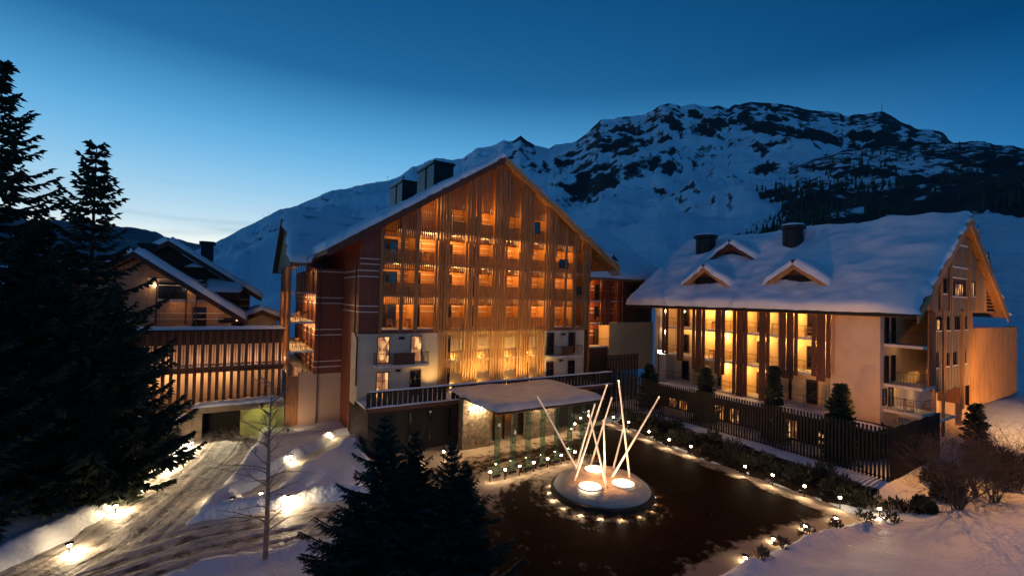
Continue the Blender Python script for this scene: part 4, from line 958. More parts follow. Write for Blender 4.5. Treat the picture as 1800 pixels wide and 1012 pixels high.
MB().box(2.5, 2.72, 45.3, 46.4, 2.5, 2.6).build('lamp_arm', M_metal, K)
# lit ground floor windows glimpsed behind the left spruces
AN = empty('annex', (0, 0, 0), 'low annex with lit windows behind the left spruces', 'outbuilding')
MB().box(-17, -6.2, 45.4, 46.1, 1.6, 5.2).build('wall', M_brown, AN)
MB().box(-17.3, -6, 45, 46.2, 5.2, 5.4).build('roof', M_dark, AN); snow_strip(AN, -17.3, -6, 44.95, 46.2, 5.4, .3, 22, 'snow_cover')
for x, w in ((-15.4, 1.1), (-13.2, .9), (-10.7, 1.1), (-8.2, 1.4)): window(AN, x, 45.36, 2.0, w, 1.7, lit=1, cols=2)
lamp('POINT', (-10, 43.5, 2.2), 90, WARM, AN, .1); lamp('POINT', (-14, 43.5, 2.2), 90, WARM, AN, .1)

# ================================================================== chalets behind the link
def chalet(label, ax, az, ex, ez, y0, depth, seed, m=M_red):
    t = empty('chalet', (0, 0, 0), label, 'house'); w = ex-ax; sl = (az-ez)/w; xl = ax-w
    MB().prism([(xl+1.2, 3), (ex-1.2, 3), (ex-1.2, ez+1.2*sl-.5), (ax, az-.6), (xl+1.2, ez+1.2*sl-.5)], 'y', y0+1.6, y0+depth).build('wall', m, t)
    rb = MB(); slab_between(rb, (xl, y0, ez), (ax, y0, az), (ax, y0+depth+1, az), (xl, y0+depth+1, ez), .36); rb.build('roof', M_wood, t)
    rb = MB(); slab_between(rb, (ax, y0, az), (ex, y0, ez), (ex, y0+depth+1, ez), (ax, y0+depth+1, az), .36); rb.build('roof', M_wood, t)
    for sg, xe in ((-1, xl), (1, ex)):
        q = [(ax, az+.02), (xe, ez+.02), (xe, ez-.5), (ax, az-.55)]
        MB().prism(q if sg > 0 else q[::-1], 'y', y0-.1, y0-.005).build('barge_board', M_brown, t)
    snow_patch(t, (xl-.05, y0-.1, ez), (xl-.05, y0+depth+1, ez), (ax, y0-.1, az), (ax, y0+depth+1, az), .55, 20, 20, (1, 1, 0, 0), .12, seed)
    snow_patch(t, (ex+.05, y0+depth+1, ez), (ex+.05, y0-.1, ez), (ax, y0+depth+1, az), (ax, y0-.1, az), .55, 20, 20, (1, 0, 1, 0), .12, seed+1)
    return t
A = chalet('front brown chalet with snowy gable roof behind the link building', -7.9, 16.0, 1.3, 9.6, 55, 9, 31, M_grey)
ya = 56.55
MB().box(-6.2, -1.3, ya-1.2, ya, 11.35, 11.5).build('balcony_slab', M_slab, A)
window(A, -5.0, ya, 11.6, 2.3, 1.6, cols=2); window(A, -2.6, ya, 11.6, .9, 1.7); window(A, -2.7, ya, 8.9, 1.2, 1.9); window(A, .1, ya, 9.2, 2.2, .5)
for x in (-6.1, -3.75, -2.9): link('post', shared_box('post', .12, .12, 4.2, M_brown), A, (x, ya-1.25, 9.1))
for k in range(16): link('slat', shared_box('slat', .06, .06, 2.0, M_woodl), A, (-6.0+k*.19, ya-1.15, 9.2))
for z in (9.55, 10.15, 12.9, 13.5): MB().box(-7.0, -.6 if z < 11 else -2.5, ya-.03, ya+.02, z, z+.07).build('band', M_band, A)
for x in (-6.4, -3.9): 
    lamp('POINT', (x, ya-.7, 12.6), 16, WARM, A, .08); MB().lathe([(.001, 0), (.07, 0), (.07, .2), (.001, .2)], 8).build('wall_lamp', M_bulb, A, loc=(x, ya-.12, 12.8))
lamp('POINT', (-4.5, ya-1.0, 11.0), 22, (1, .5, .22), A, .1); lamp('POINT', (-1.5, ya-1.2, 10.6), 20, (1, .5, .22), A, .1); lamp('POINT', (.6, ya-.8, 9.4), 10, (1, .5, .22), A, .1)
MB().box(-8.0, -6.8, 59.0, 60.4, 15, 17.2).box(-8.2, -6.6, 58.8, 60.6, 16.9, 17.15).build('chimney', M_metal, A)
B = chalet('taller dark chalet with snowy gable roof standing behind the front chalet', -6.2, 18.0, 3.2, 11.8, 64, 12, 35, M_brown)
yb = 65.55
MB().box(-4.6, -2.2, yb-1.0, yb, 15.0, 15.2).build('canopy_roof', M_brown, B); snow_strip(B, -4.7, -2.4, yb-1.1, yb, 15.2, .45, 36)
MB().box(-1.8, .9, 60.5, yb-.1, 11.6, 12.4).build('lean_to', M_brown, B); snow_patch(B, (-2.3, 60.2, 12.4), (.9, 60.2, 12.4), (-2.3, yb-.1, 13.4), (.9, yb-.1, 13.4), .55, 14, 12, (1, 1, 1, 0), .1, 37)
for z in (13.8, 10.7, 11.5): MB().box(-2.2, 2.0, yb-.03, yb+.02, z, z+.08).build('band', M_band, B)
MB().box(-3.4, -2.1, 69, 70.6, 16.0, 18.7).box(-3.6, -1.9, 68.8, 70.8, 18.3, 18.65).build('chimney', M_metal, B)
for i in range(3): window(B, 2.05, yb+.3+i*3, 9.0, .1+.0, .1) if False else None
lamp('POINT', (2.6, yb-.2, 10.2), 30, (1, .55, .28), B, .12); lamp('POINT', (2.6, yb-.2, 7.6), 30, (1, .55, .28), B, .12)
MB().box(1.9, 3.0, yb-.9, yb+.3, 8.55, 8.7).build('balcony_slab', M_slab, B)
Cc = chalet('small pale hut with a snowy roof right of the tall chalet', 3.2, 10.4, 6.2, 9.0, 62, 5, 39, M_plas)

# ================================================================== ENTRANCE CANOPY
N = empty('entrance_canopy', (0, 0, 0), 'entrance canopy with thick snow on its roof, glass fins and stone walls', 'canopy')
MB().box(16.25, 25.9, 28.1, 35.7, 4.28, 4.5).build('roof', M_dark, N)
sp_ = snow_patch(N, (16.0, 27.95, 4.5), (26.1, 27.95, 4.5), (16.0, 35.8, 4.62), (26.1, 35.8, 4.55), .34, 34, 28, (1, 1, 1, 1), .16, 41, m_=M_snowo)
MB().box(16.45, 19.1, 34.2, 34.9, -.3, 4.27).build('stone_wall', M_stone, N); MB().box(22.9, 26.0, 34.2, 34.9, -.3, 4.27).build('stone_wall', M_stone, N)
rs = random.Random(5)
for x0, x1, nm_ in ((16.45, 19.1, 0), (22.9, 26.0, 1)):
    z = 0.0
    while z < 4.2:
        hh = rs.uniform(.24, .36); x = x0
        while x < x1-.05:
            ww = min(rs.uniform(.35, .75), x1-x)
            if x1-(x+ww) < .25: ww = x1-x
            link('stone', shared_box('stone', round(ww-.03, 1) if ww > .13 else ww, .12, round(min(hh, 4.26-z)-.02, 2), M_stone), N, (x+ww/2, 34.2-rs.uniform(.0, .04), z))
            x += ww
        z += hh
MB().box(19.1, 22.9, 35.2, 35.3, -.2, 4.27).build('glass_front', M_fine, N)
for x in (20.0, 21.0, 22.0): MB().box(x-.04, x+.04, 35.1, 35.35, -.2, 4.27).build('mullion', M_metal, N)
MB().box(19.1, 22.9, 35.9, 35.98, -.2, 4.2).build('lobby_wall', M_back, N)
MB().box(19.1, 22.9, 34.9, 35.95, -.2, .02).build('threshold', M_slab, N)
for x in (19.8, 21.9): lamp('POINT', (x, 35.6, 2.6), 40, AMB, N, .15, name='lobby_light')
MB().box(16.4, 25.8, 28.2, 35.6, 4.22, 4.275).build('ceiling', M_conc, N)
for k in range(8):
    x = 16.2+k*1.36; y = 27.95+k*.09
    f = MB().box(-.23, .23, -.018, .018, .18, 4.2).build('glass_fin', M_fin, N, loc=(x, y, 0))
    MB().box(-.30, .30, -.05, .05, -.05, .18).build('shoe', M_metal, f)
    for z in (1.0, 2.2, 3.4):
        c_ = MB(); c_.tube((.0, -.09, z), (.0, .09, z), .05, n=8); c_.build('clamp', M_metal, f)
    if k < 7:
        o = MB().lathe([(.09, -.1), (.09, .62), (.001, .64)], 8).build('bollard', M_metal, N, loc=(x+.68, y-.05, 0))
MB().tube((16.2, 28.1, .95), (25.7, 28.75, .95), .025, n=6).build('handrail', M_metal, N)
for x0 in (17.75, 24.45):
    t = empty('wall_sconce', (x0, 34.1, 3.15), 'bright five candle wall lamp on the %s stone wall under the canopy' % ('left' if x0 < 20 else 'right'), 'wall lamp', 'candle wall lamps')
    MB().box(-.8, .8, -.03, .05, -.05, .05).build('bracket', M_metal, t)
    for k in range(5):
        b = link('candle', SHARED.setdefault('candle', MB().tube((0, 0, -.30), (0, 0, 0), .035, n=6).mesh('candle', M_steel)), t, (-.68+.34*k, -.12, .1))
        link('bulb', SHARED.setdefault('candlebulb', MB().lathe([(.001, -.01), (.10, .05), (.08, .15), (.001, .27)], 8).mesh('bulb', M_bulb, True)), b)
    lamp('POINT', (-.35, -.4, .15), 210, (1, .72, .40), t, .1); lamp('POINT', (.4, -.4, .15), 210, (1, .72, .40), t, .1)
for x, y in ((18.4, 31), (21.3, 31.2), (24.2, 31.4)): lamp('SPOT', (x, y, 4.15), 130, (1, .70, .36), N, .1, aim=(x, y, 0), spot=130, name='ceiling_light')

# ================================================================== POLE SCULPTURE
P = empty('pole_sculpture', (20.75, 22.25, 0), 'round snow capped plinth with leaning pale poles and glowing lights', 'sculpture')
MB().lathe([(2.95, -.1), (2.95, .20), (3.30, .22), (3.26, .50), (2.9, .54), (.001, .54)], 64).build('plinth', M_dark, P)
prof = [(3.06, .48), (3.12, .56), (3.05, .68), (2.88, .82), (2.62, .97), (2.3, 1.09), (1.8, 1.16), (1.0, 1.19), (.5, 1.20), (.001, 1.20)]
nA = 72; VV = []
for k in range(nA):
    t = 2*math.pi*k/nA
    for r, z in prof:
        x, y = r*math.cos(t), r*math.sin(t); w = float(fbm(np.array(x*.7+9), np.array(y*.7), 3, 77)); edge = max(0, (r-2.2)/1.1)
        VV.append((x*(1-.02*edge+.03*w*edge), y*(1-.02*edge+.03*w*edge), z+.06*w*min(1, (3.33-r)/.3)-.02))
m_ = len(prof); FF = [(k*m_+j, ((k+1) % nA)*m_+j, ((k+1) % nA)*m_+j+1, k*m_+j+1) for k in range(nA) for j in range(m_-1)]
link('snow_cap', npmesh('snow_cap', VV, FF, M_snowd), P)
POLES = [((20.29, 23.72), (17.48, 24.93, 6.01)), ((18.68, 22.7), (20.35, 21.58, 7.09)), ((19.94, 24.13), (20.88, 23.24, 5.51)), ((21.98, 24.81), (23.21, 24.08, 5.58)), ((19.96, 20.78), (18.87, 21.5, 5.63)), ((21.24, 22.46), (20.66, 22.1, 4.75)), ((22.44, 21.41), (21.17, 21.32, 7.32)), ((22.56, 23.2), (23.42, 23.07, 3.72)), ((20.99, 21.97), (23.35, 20.04, 6.36))]
for b, t in POLES:
    o = MB().tube((b[0]-20.75, b[1]-22.25, .7), (t[0]-20.75, t[1]-22.25, t[2]), .075, .05, 8).build('pole', M_steel, P)
    tv = Vector((t[0]-20.75, t[1]-22.25, t[2])); bv = Vector((b[0]-20.75, b[1]-22.25, .7)); d = (tv-bv).normalized()
    MB().tube(tv, tv+d*.10, .06, .06, 8).build('tip', M_steel, o)
    if t[2] > 5.55 and t[1] < 21.6: lamp('POINT', tuple(tv+d*.25), 45, (1, .55, .24), P, .08, name='added_tip_light')  # added point light with no bulb at the tip, warms the plinth
for (x, y) in ((18.98, 21.38), (21.15, 23.35), (21.12, 20.75)):
    t = MB().lathe([(.60, .0), (.56, .05), (.001, .06)], 28).build('floodlight', M_bulb2, P, loc=(x-20.75, y-22.25, 1.17))  # disc glows as wide as the pool of light it stands for
    MB().lathe([(.60, -.02), (.66, .06), (.72, .04), (.74, -.02)], 28).build('snow_rim', M_snow, t)
    lamp('SPOT', (x-20.75, y-22.25, 1.28), 420, (1, .78, .48), P, .3, aim=(x*.3+20.75*.7-20.75, y*.3+22.25*.7-22.25, 6), spot=120, name='floodlight_beam')
    lamp('POINT', (x-20.75, y-22.25, 1.62), 120, (1, .44, .14), P, .2, name='added_cap_glow')  # added point light above the disc, no fixture, warms the snow cap
for k in range(18):
    t = 2*math.pi*(k+.35)/18
    o = link('rim_light', SHARED.setdefault('riml', MB().lathe([(.001, -.02), (.05, -.02), (.05, .02), (.001, .02)], 8).mesh('rim_light', M_bulb)), P, (3.15*math.cos(t), 3.15*math.sin(t), .215))
    lamp('SPOT', (3.20*math.cos(t), 3.20*math.sin(t), .20), 75, (1, .80, .52), P, .04, aim=(3.55*math.cos(t), 3.55*math.sin(t), 0), spot=110, blend=.9, name='rim_glow')

# ================================================================== path lamps
def path_lamp(x, y, label, group, dx, dy, p=26, hgt=.72, z=None, glow=0):
    z = gz(x, y) if z is None else z
    t = empty('path_lamp', (x, y, z), label, 'lamp', group)
    link('post', SHARED.setdefault('lpost', MB().tube((0, 0, -.2), (0, 0, .62), .035, n=8).mesh('post', M_metal)), t)
    link('globe', SHARED.setdefault('lhead', MB().lathe([(.001, .60), (.075, .64), (.085, .70), (.06, .77), (.001, .79)], 10).mesh('globe', M_bulb, True)), t)
    link('cap', SHARED.setdefault('lcap', MB().lathe([(.02, .84), (.17, .79), (.17, .81), (.001, .87)], 12).mesh('cap', M_metal)), t)
    lamp('SPOT', (dx*.05, dy*.05, .585), p*1.5, (1, .78, .48), t, .05, aim=(dx*.35, dy*.35, 0), spot=140, blend=.9)
    if glow: lamp('POINT', (dx*.12, dy*.12, .66), glow, (1, .74, .42), t, .05)
    return t
ORD = ('first', 'second', 'third', 'fourth', 'fifth', 'sixth', 'seventh', 'eighth', 'ninth', 'tenth', 'eleventh', 'twelfth')
for i, (x, y) in enumerate(((32.85, 11.75), (32.5, 13.65), (32.4, 15.66), (32.45, 17.75), (32.3, 19.65), (32.6, 24.5), (32.5, 26.6), (32.8, 29.1), (33.4, 32.2), (33.5, 34.4))):
    path_lamp(x-.05, y, '%s path lamp from the near snow bank along the right forecourt edge' % ORD[i], 'path lamps on the right edge of the forecourt', -2.4, -.3, 60, z=.03)
for i, (x, y) in enumerate(((15.4, 27.7), (16.5, 27.55), (17.75, 27.65), (19.05, 27.8), (20.4, 27.95), (21.8, 28.1), (23.2, 28.2))):
    path_lamp(x, y-.25, '%s path lamp from the left before the glass fins of the canopy' % ORD[i], 'path lamps before the canopy', 0, -1.2, 24, z=0)
for i, (x, y) in enumerate(((26.9, 33.0), (28.3, 34.2), (30.2, 35.6), (31.6, 36.0))):
    path_lamp(x, y, '%s path lamp from the canopy along the back of the forecourt' % ORD[i], 'path lamps behind the canopy', -.5, -1, 24, z=0.02)
for i, (x, y) in enumerate(((10.4, 33.4), (12.2, 33.0), (14.2, 32.6), (11.2, 30.2))):
    path_lamp(x, y, '%s path lamp from the left behind the foreground spruces' % ORD[i], 'path lamps by the terrace wall', .3, -1, 13, z=0.02)
for i, (x, y) in enumerate(((-6.0, 29.3), (-5.0, 33.4), (-4.6, 36.8), (-3.6, 39.7), (-2.9, 42.0), (-2.2, 44.4))):
    path_lamp(x-.1, y, '%s snowed in lamp from the near end on the left of the driveway' % ORD[i], 'path lamps on the left of the driveway', 1.6, -.4, 85, z=-.28, glow=150)
for i, (x, y, dx, dy) in enumerate(((-.35, 32.7, -1.5, -.8), (.45, 31.2, -1, -1.5), (1.9, 31.3, .5, -1), (3.3, 30.0, 0, -1.5), (5.3, 30.1, 0, -1.5), (7.2, 29.8, 0, -1.5))):
    path_lamp(x, y, '%s path lamp from the left around the snowy island' % ORD[i], 'path lamps around the snowy island', dx, dy, 85, z=-.22, glow=160)
for i, (x, y) in enumerate(((4.1, 37.2), (7.5, 41.9))):
    path_lamp(x, y, '%s path lamp up the narrow footpath' % ORD[i], 'path lamps along the footpath', .8, -.5, 60, z=-.15, glow=30)

# ================================================================== added floodlights, standing in for facade light of unseen source
def added_flood(x, y, label, aim, p, spot=60, col=(1, .60, .24), z=None, blend=.6, h=.5):
    z = gz(x, y) if z is None else z
    t = empty('floodlight', (x, y, z), label, 'floodlight', 'added ground floodlights')
    d = (Vector(aim)-Vector((x, y, z+h))).normalized(); c0 = Vector((0, 0, h))
    MB().tube((0, 0, -.2), (0, 0, h-.05), .03, n=6).build('spike', M_metal, t)
    MB().tube(c0-d*.10, c0+d*.07, .10, .13, 12).build('housing', M_metal, t)
    MB().tube(c0+d*.071, c0+d*.085, .11, .11, 12).build('lens', M_bulb2, t)
    lamp('SPOT', tuple(c0+d*.12), p, col, t, .1, aim=tuple(c0+d*5), spot=spot, blend=blend, name='floodlight_beam')
added_flood(10.4, 13.2, 'small added ground floodlight beside the foreground spruces aimed at the gable', (21.5, 40, 19.5), 3000, 40, (1, .60, .20))
added_flood(29.2, 12.6, 'small added ground floodlight at the near kerb of the forecourt aimed at the gable', (25, 40, 19.5), 2100, 38, (1, .60, .20))
added_flood(37.62, 13.3, 'small added floodlight on top of the fence corner aimed at the pale wall', (44.6, 17.3, 8.0), 1000, 90, (1, .38, .09), z=4.35, h=.3)
added_flood(9.8, 15.4, 'added ground floodlight at the left kerb of the forecourt aimed at the right house', (43.5, 26, 13.5), 9000, 42, (1, .48, .20))
added_flood(51.5, 7.6, 'small added ground floodlight on the snow before the slatted block', (62, 13.3, 6.5), 6500, 84, (1, .52, .19))
added_flood(49.6, 7.2, 'small added ground floodlight on the snow below the gable end', (53, 13.4, 13.0), 3800, 80, (1, .54, .20))
lamp('SPOT', (46.4, 12.6, 11.5), 6000, (1, .42, .10), G, .12, aim=(34.5, 5.0, 1.0), spot=85, blend=.7, name='added_eave_light')  # added lamp under the eave, warms the near snow bank
MB().box(46.25, 46.55, 12.75, 13.0, 11.62, 11.85).build('added_eave_lamp', M_metal, G)
for i, (x, y) in enumerate(((21.6, 13.1), (24.6, 13.4), (27.6, 13.3), (30.2, 12.9))):
    path_lamp(x, y, '%s snowed in lamp from the left along the near snow bank' % ORD[i], 'snowed in lamps along the near bank', .3, .6, 40, z=-.42)
added_flood(4.6, 44.2, 'small added floodlight in the snow before the pale concrete base of the wing', (6.8, 46.4, 2.2), 120, 120, (1, .66, .36), h=.35)

t = empty('added_street_lamp', (-5.5, 14.5, gz(-5.5, 14.5)), 'plain added street lamp out of view on the snow this side of the driveway', 'street lamp')  # unseen lamp added to warm the near snow
MB().tube((0, 0, -.2), (0, 0, 5.2), .07, .05, 8).build('post', M_metal, t)
MB().lathe([(.05, 5.3), (.30, 5.2), (.30, 5.12), (.05, 5.12)], 12).build('lamp_head', M_metal, t); MB().lathe([(.001, 5.05), (.16, 5.08), (.18, 5.11), (.001, 5.115)], 12).build('bulb', M_bulb2, t)
lamp('SPOT', (0, 0, 5.0), 800, (1, .40, .15), t, .1, aim=(2.2, 2.6, 0), spot=150, blend=.8, name='added_street_light')
# ================================================================== TREES
def rot_frames(n, rng): return rng.random(n)*2*math.pi
def spruce(name, x, y, h, r, seed, label, group=None, z=None, dens=1.0, blade=1.0, cat='tree', trunk_r=None, gap=.62, low=.06, m=M_needle, droop=.35, shelf=0):
    z = gz(x, y)-.1 if z is None else z; rng = np.random.default_rng(seed)
    t = empty(name, (x, y, z), label, cat, group)
    tr = trunk_r or h*.011+.05
    MB().tube((0, 0, -.3), (0, 0, h*.55), tr, tr*.5, 8).tube((0, 0, h*.55), (0, 0, h*.985), tr*.5, tr*.08, 6).build('trunk', M_bark, t)
    V, F = [], []
    zs = []; zz_ = h*low
    while zz_ < h*.985: zs.append(zz_); zz_ += gap*(.75+.5*rng.random())*(.45+.55*(1-zz_/h))
    segs = []      # twig segments: base, dir, length, width
    for zb in zs:
        f = 1-zb/h; R0 = r*(f**.80)*(.70+.45*rng.random())+.12
        R0 *= 1.25 if rng.random() < .18 else 1
        if shelf < 0: R0 = r*(f**1.12)*(.50+.8*rng.random())+.10
        if shelf > 0: R0 = r*min(1, f*1.55)**1.0*(.42+.75*rng.random())+.18; R0 *= (.55+.45*min(1, zb/(h*.25)))
        nb = max(4, int((5+4*f)*dens)); a0 = rng.random()*6.28
        for b in range(nb):
            a = a0+b*6.283/nb+rng.normal()*.25; L_ = R0*(.62+.55*rng.random())
            if rng.random() < .14: L_ *= .5
            elif rng.random() < .12: L_ *= 1.3
            pitch = .30*(1-f)*1.6-droop*f+rng.normal()*.08
            nn = max(4, int(L_/(.17*blade/dens**.5)))
            s = np.linspace(.12, 1, nn)
            px = s*L_; pz = px*pitch - .18*L_*np.sin(s*math.pi)*droop*2+.16*L_*s**3*(.4+droop)
            dx, dy = math.cos(a), math.sin(a)
            P0 = np.stack([px*dx, px*dy, zb+pz], 1)
            # branch stem
            for sd in (-1, 1):
                ang = a+sd*(.75+.25*rng.random(nn)); ln = (.30+.34*L_*(1-s)**.8*.55+.10)*(.6+.7*rng.random(nn))*blade**.5*(min(1, .30+1.6*f) if shelf < 0 else 1)
                D = np.stack([np.cos(ang), np.sin(ang), -.28-.5*droop*rng.random(nn)+.1*rng.normal(size=nn)], 1)
                segs.append(np.concatenate([P0, D, ln[:, None], (.075+.05*rng.random(nn))[:, None]*blade], 1))
            D = np.stack([np.full(nn, dx), np.full(nn, dy), pitch+.1*rng.normal(size=nn)], 1)
            segs.append(np.concatenate([P0, D, np.full((nn, 1), L_/nn*2.0), np.full((nn, 1), .09*blade)], 1))
            hang = rng.random(nn) < (.25 if shelf > 0 else .4)
            D = np.stack([.3*rng.normal(size=nn), .3*rng.normal(size=nn), -np.ones(nn)], 1)
            segs.append(np.concatenate([P0, D, (.22+.25*rng.random(nn))[:, None]*blade*min(1, .2+2*f), np.full((nn, 1), .07*blade)], 1)[hang])
    Sg = np.concatenate(segs); n = len(Sg); P0, D, ln, w = Sg[:, :3], Sg[:, 3:6], Sg[:, 6:7], Sg[:, 7:8]
    D = D/np.linalg.norm(D, axis=1, keepdims=True)
    w = w*(.55 if shelf < 0 else .8); rv = rng.normal(size=(n, 3)); S1 = np.cross(D, rv); S1 /= np.linalg.norm(S1, axis=1, keepdims=True); S2 = np.cross(D, S1)
    mid = P0+D*ln*.45; tip = P0+D*ln
    V = np.concatenate([P0, mid+S1*w, tip, mid-S1*w, mid+S2*w*.9, mid-S2*w*.9]); i = np.arange(n)
    F = np.concatenate([np.stack([i, i+n, i+2*n, i+3*n], 1), np.stack([i, i+4*n, i+2*n, i+5*n], 1)])
    link('crown', npmesh('crown', V, F, m, False), t)
    return t
BIG = dict(dens=.95, gap=.78, blade=1.15, droop=.30, shelf=1); LOWB = dict(dens=1.3, gap=.66, blade=1.15, droop=.30, shelf=1)
spruce('spruce_tree', -10.7, 34.2, 23.6, 4.6, 1, 'tallest dark spruce at the left edge', 'big spruces at the left', **BIG)
spruce('spruce_tree', -6.75, 34.3, 20.4, 3.7, 2, 'second tall spruce right of the tallest, pointed against the bright sky', 'big spruces at the left', **BIG)
spruce('spruce_tree', -10.0, 38.5, 15.5, 4.6, 3, 'broad spruce hidden behind the two tall ones', 'big spruces at the left', **LOWB)
spruce('spruce_tree', -6.3, 36.6, 12.2, 4.4, 4, 'shorter spruce reaching toward the slatted link', 'big spruces at the left', **LOWB)
spruce('spruce_tree', -11.2, 30.6, 12.5, 4.2, 5, 'low bushy spruce at the lower left edge', 'big spruces at the left', **LOWB)
spruce('spruce_tree', -5.2, 35.2, 9.0, 3.3, 11, 'smallest spruce of the left group, nearest the driveway', 'big spruces at the left', **LOWB)
for i, (x, y, h, r, lab) in enumerate(((5.0, 16.9, 8.5, 3.5, 'tallest of the dark foreground spruces with a thin leader'), (6.15, 16.9, 7.7, 3.2, 'second spruce of the foreground clump, just right of the tallest'), (7.3, 16.0, 7.3, 2.9, 'upright spruce in the right half of the foreground clump'), (7.8, 15.8, 6.6, 2.5, 'rightmost spruce of the foreground clump against the forecourt'), (6.5, 18.0, 6.3, 2.5, 'low spruce at the back of the foreground clump'), (4.1, 17.4, 5.6, 2.9, 'left shoulder spruce of the foreground clump beside the driveway'), (3.1, 15.9, 4.2, 2.0, 'smallest spruce at the bottom left of the foreground clump'))):
    spruce('spruce_tree', x, y, h, r, 60+i, lab, 'foreground spruces', z=-.3, dens=1.9, blade=.55, gap=.40, droop=.12, shelf=-1)
for i, (x, y, h, r, lab) in enumerate(((38.9, 16.4, 6.2, 1.35, 'bushy pine in front of the pale plaster wall'), (39.3, 21.5, 6.8, 1.0, 'slim dark pine before the balconies, nearest the pale wall'), (39.3, 28.0, 5.7, 1.2, 'dark pine before the middle balconies of the right house'), (38.6, 34.4, 5.2, 1.2, 'dark pine at the far end of the fence by the rear house'), (51.3, 12.0, 4.4, .9, 'low dark conifer under the gable posts'))):
    spruce('pine_tree', x, y, h, r, 20+i, lab, 'dark pines by the right house', z=.6, dens=1.7, blade=.75, gap=.34, droop=.0, m=M_needle2)

def bare(name, x, y, h, seed, label, stems=1, spread=.35, m=M_twig, r0_=.05, depth=4, cat='tree', group=None, z=None, up=.5, nb=(3, 5), lean=0, droop_=0):
    z = gz(x, y)-.05 if z is None else z; rng = random.Random(seed); b = MB(); tk = MB()
    def grow(bld, p, d, L_, r, k):
        n = 3; q = p
        for i in range(n):
            d = (d+Vector((rng.gauss(0, .12), rng.gauss(0, .12), rng.gauss(0, .08)+.05*up-droop_*(k < depth)))).normalized(); e = q+d*(L_/n)
            r2 = r*(1-.22); (bld).tube(q, e, r, r2, 4 if k < depth else 5, False); q = e; r = r2
            if k > 0 and i > 0 or k == depth:
                for _ in range(rng.randint(1, 2)):
                    if k > 0:
                        sd = d.orthogonal(); sd.rotate(Matrix.Rotation(rng.random()*6.28, 3, d)); dd = (d*.75+sd*rng.uniform(.5, 1.0)).normalized()
                        grow(b, q, dd, L_*rng.uniform(.45, .7), max(r*.6, .006), k-1)
        if k > 0: grow(b, q, d, L_*.6, max(r*.8, .006), k-1)
    t = empty(name, (x, y, z), label, cat, group)
    for s in range(stems):
        a = rng.random()*6.28; d = Vector((math.cos(a)*spread*rng.uniform(.4, 1.3), math.sin(a)*spread*rng.uniform(.4, 1.3), 1)).normalized()
        grow(tk, Vector((rng.gauss(0, .1)*(stems > 1), rng.gauss(0, .1)*(stems > 1), -.1)), d, h*.5, r0_, depth)
    tk.build('trunk', m, t); b.build('crown', m, t)
    return t
# slim young tree on the snowy island, branches in whorls up a straight trunk
t = empty('bare_tree', (1.72, 23.9, gz(1.72, 23.9)), 'slim leafless young tree with pale branches by the driveway', 'tree')
MB().tube((0, 0, -.2), (.02, 0, 2.5), .12, .095, 8).tube((.02, 0, 2.5), (-.02, .03, 5.4), .095, .06, 8).tube((-.02, .03, 5.4), (.05, 0, 8.5), .05, .012, 6).build('trunk', M_birch, t)
bb = MB(); rb_ = random.Random(4)
for k in range(38):
    zb = .9+7.2*(k/38)**.9; a = rb_.random()*6.28; L_ = (2.3-1.5*abs(zb-3.6)/5)*rb_.uniform(.6, 1.15); p = Vector((0, 0, zb)); d = Vector((math.cos(a), math.sin(a), .75)).normalized(); r = .036
    for s in range(5):
        d = (d+Vector((rb_.gauss(0, .14), rb_.gauss(0, .14), rb_.gauss(0, .10)-.08))).normalized(); q = p+d*L_/5; bb.tube(p, q, r, r*.8, 4, False); r *= .8
        if s > 0:
            for _ in range(2):
                d2 = (d+Vector((rb_.gauss(0, .6), rb_.gauss(0, .6), rb_.gauss(0, .35)+.1))).normalized(); e = q+d2*L_*rb_.uniform(.15, .32); bb.tube(q, e, r*.7, .005, 3, False)
                d3 = (d2+Vector((rb_.gauss(0, .5), rb_.gauss(0, .5), rb_.gauss(0, .3)))).normalized(); bb.tube(e, e+d3*L_*.16, .006, .004, 3, False)
        p = q
bb.build('crown', M_birch, t)
for i, (x, y, h, st, lab) in enumerate(((36.2, 9.2, 4.6, 17, 'big many stemmed bare bush on the right snow bank'), (40.3, 9.4, 4.2, 15, 'bare bush behind the big one on the right snow bank'), (44.0, 9.0, 4.4, 15, 'bare bush at the right edge of the picture'), (41.6, 6.9, 3.0, 14, 'low dark bush at the far right of the snow bank'), (38.6, 8.2, 2.6, 10, 'small twiggy bush at the foot of the big one'))):
    bare('bare_bush', x, y, h, 40+i, lab, st, .55, M_twig, .035, 3, 'bush', 'bare bushes on the right snow bank')
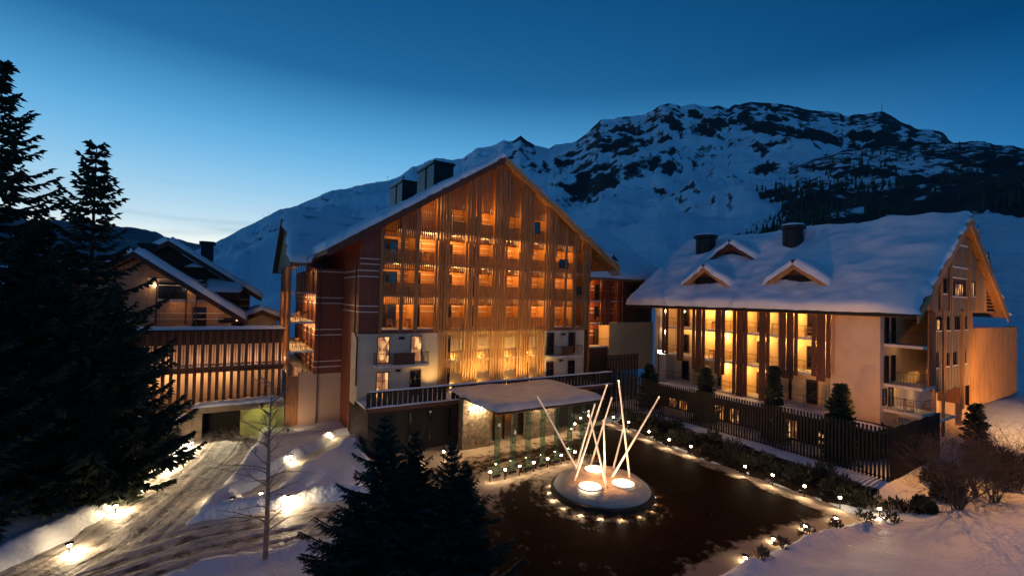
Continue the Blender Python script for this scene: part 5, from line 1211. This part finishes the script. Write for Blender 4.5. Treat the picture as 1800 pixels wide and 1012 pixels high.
# low planting along the right edge of the forecourt
def small_shrub(x, y, s, seed, label, n=260, m=None, grp='low shrubs in the bed along the forecourt', ll=.25):
    rng = np.random.default_rng(seed)
    a = rng.random(n)*6.283; e = np.arccos(rng.random(n)*.9); rad = s*(.25+.75*rng.random(n)**.5)
    P0 = np.stack([rad*.75*np.cos(a)*np.sin(e), rad*.75*np.sin(a)*np.sin(e), rad*np.cos(e)*1.25], 1)
    D = P0/np.linalg.norm(P0, axis=1, keepdims=True)+rng.normal(size=(n, 3))*.35+np.array([0, 0, .4]); D /= np.linalg.norm(D, axis=1, keepdims=True)
    Sv = np.cross(D, rng.normal(size=(n, 3))); Sv /= np.linalg.norm(Sv, axis=1, keepdims=True); ln = (s*ll+.12)*(.6+.7*rng.random((n, 1))); w = .045
    mid = P0+D*ln*.4; V = np.concatenate([P0, mid+Sv*w, P0+D*ln, mid-Sv*w]); i = np.arange(n)
    t = empty('shrub', (x, y, gz(x, y)-.05), label, 'shrub', grp)
    link('foliage', npmesh('foliage', V, np.stack([i, i+n, i+2*n, i+3*n], 1), m or M_shrub, False), t)
    b = MB()
    for k in range(5):
        aa = k*1.3+seed; b.tube((0, 0, -.05), (math.cos(aa)*s*.35, math.sin(aa)*s*.35, s*.8), .02, .008, 4, False)
    b.build('stems', M_twig, t)
rs = random.Random(9)
TENS = ('', '', 'twenty', 'thirty')
def ordw(n):
    w = ORD+('thirteenth', 'fourteenth', 'fifteenth', 'sixteenth', 'seventeenth', 'eighteenth', 'nineteenth')
    if n <= 19: return w[n-1]
    return {20: 'twentieth', 30: 'thirtieth'}.get(n) or TENS[n//10]+'-'+w[n%10-1]
for k in range(34):
    y = 11.6+k*.72+rs.uniform(-.2, .2); x = 33.7+rs.uniform(0, 2.1) + (.4 if y > 30 else 0)
    small_shrub(x, y, rs.uniform(.55, 1.1), 100+k, '%s low dark shrub from the near snow bank in the bed along the forecourt' % ordw(k+1))
for k, (x, y) in enumerate(((34.5, 10.9), (32.2, 11.0), (30.6, 11.6), (28.8, 12.3), (26.6, 12.7), (24.3, 12.8), (22.2, 12.6))):
    small_shrub(x, y, rs.uniform(.35, .6), 160+k, '%s small dry tuft from the right along the edge of the near snow bank' % ORD[k], 130, M_twig)

for k, (x, y, s, lab) in enumerate(((43.2, 8.2, 1.9, 'dense dark brown shrub at the right edge of the snow bank'), (38.2, 10.2, 1.1, 'dense dark shrub behind the big bare bush'), (41.0, 11.2, 1.5, 'dark brown shrub before the short fence under the gable'), (46.8, 10.2, 1.9, 'tall dark shrub below the stone pillar'), (35.0, 10.4, .8, 'low brown shrub at the left foot of the big bare bush'))):
    small_shrub(x, y, s, 190+k, lab, 1700, M_shrub, 'dense brown shrubs on the right snow bank', .10)
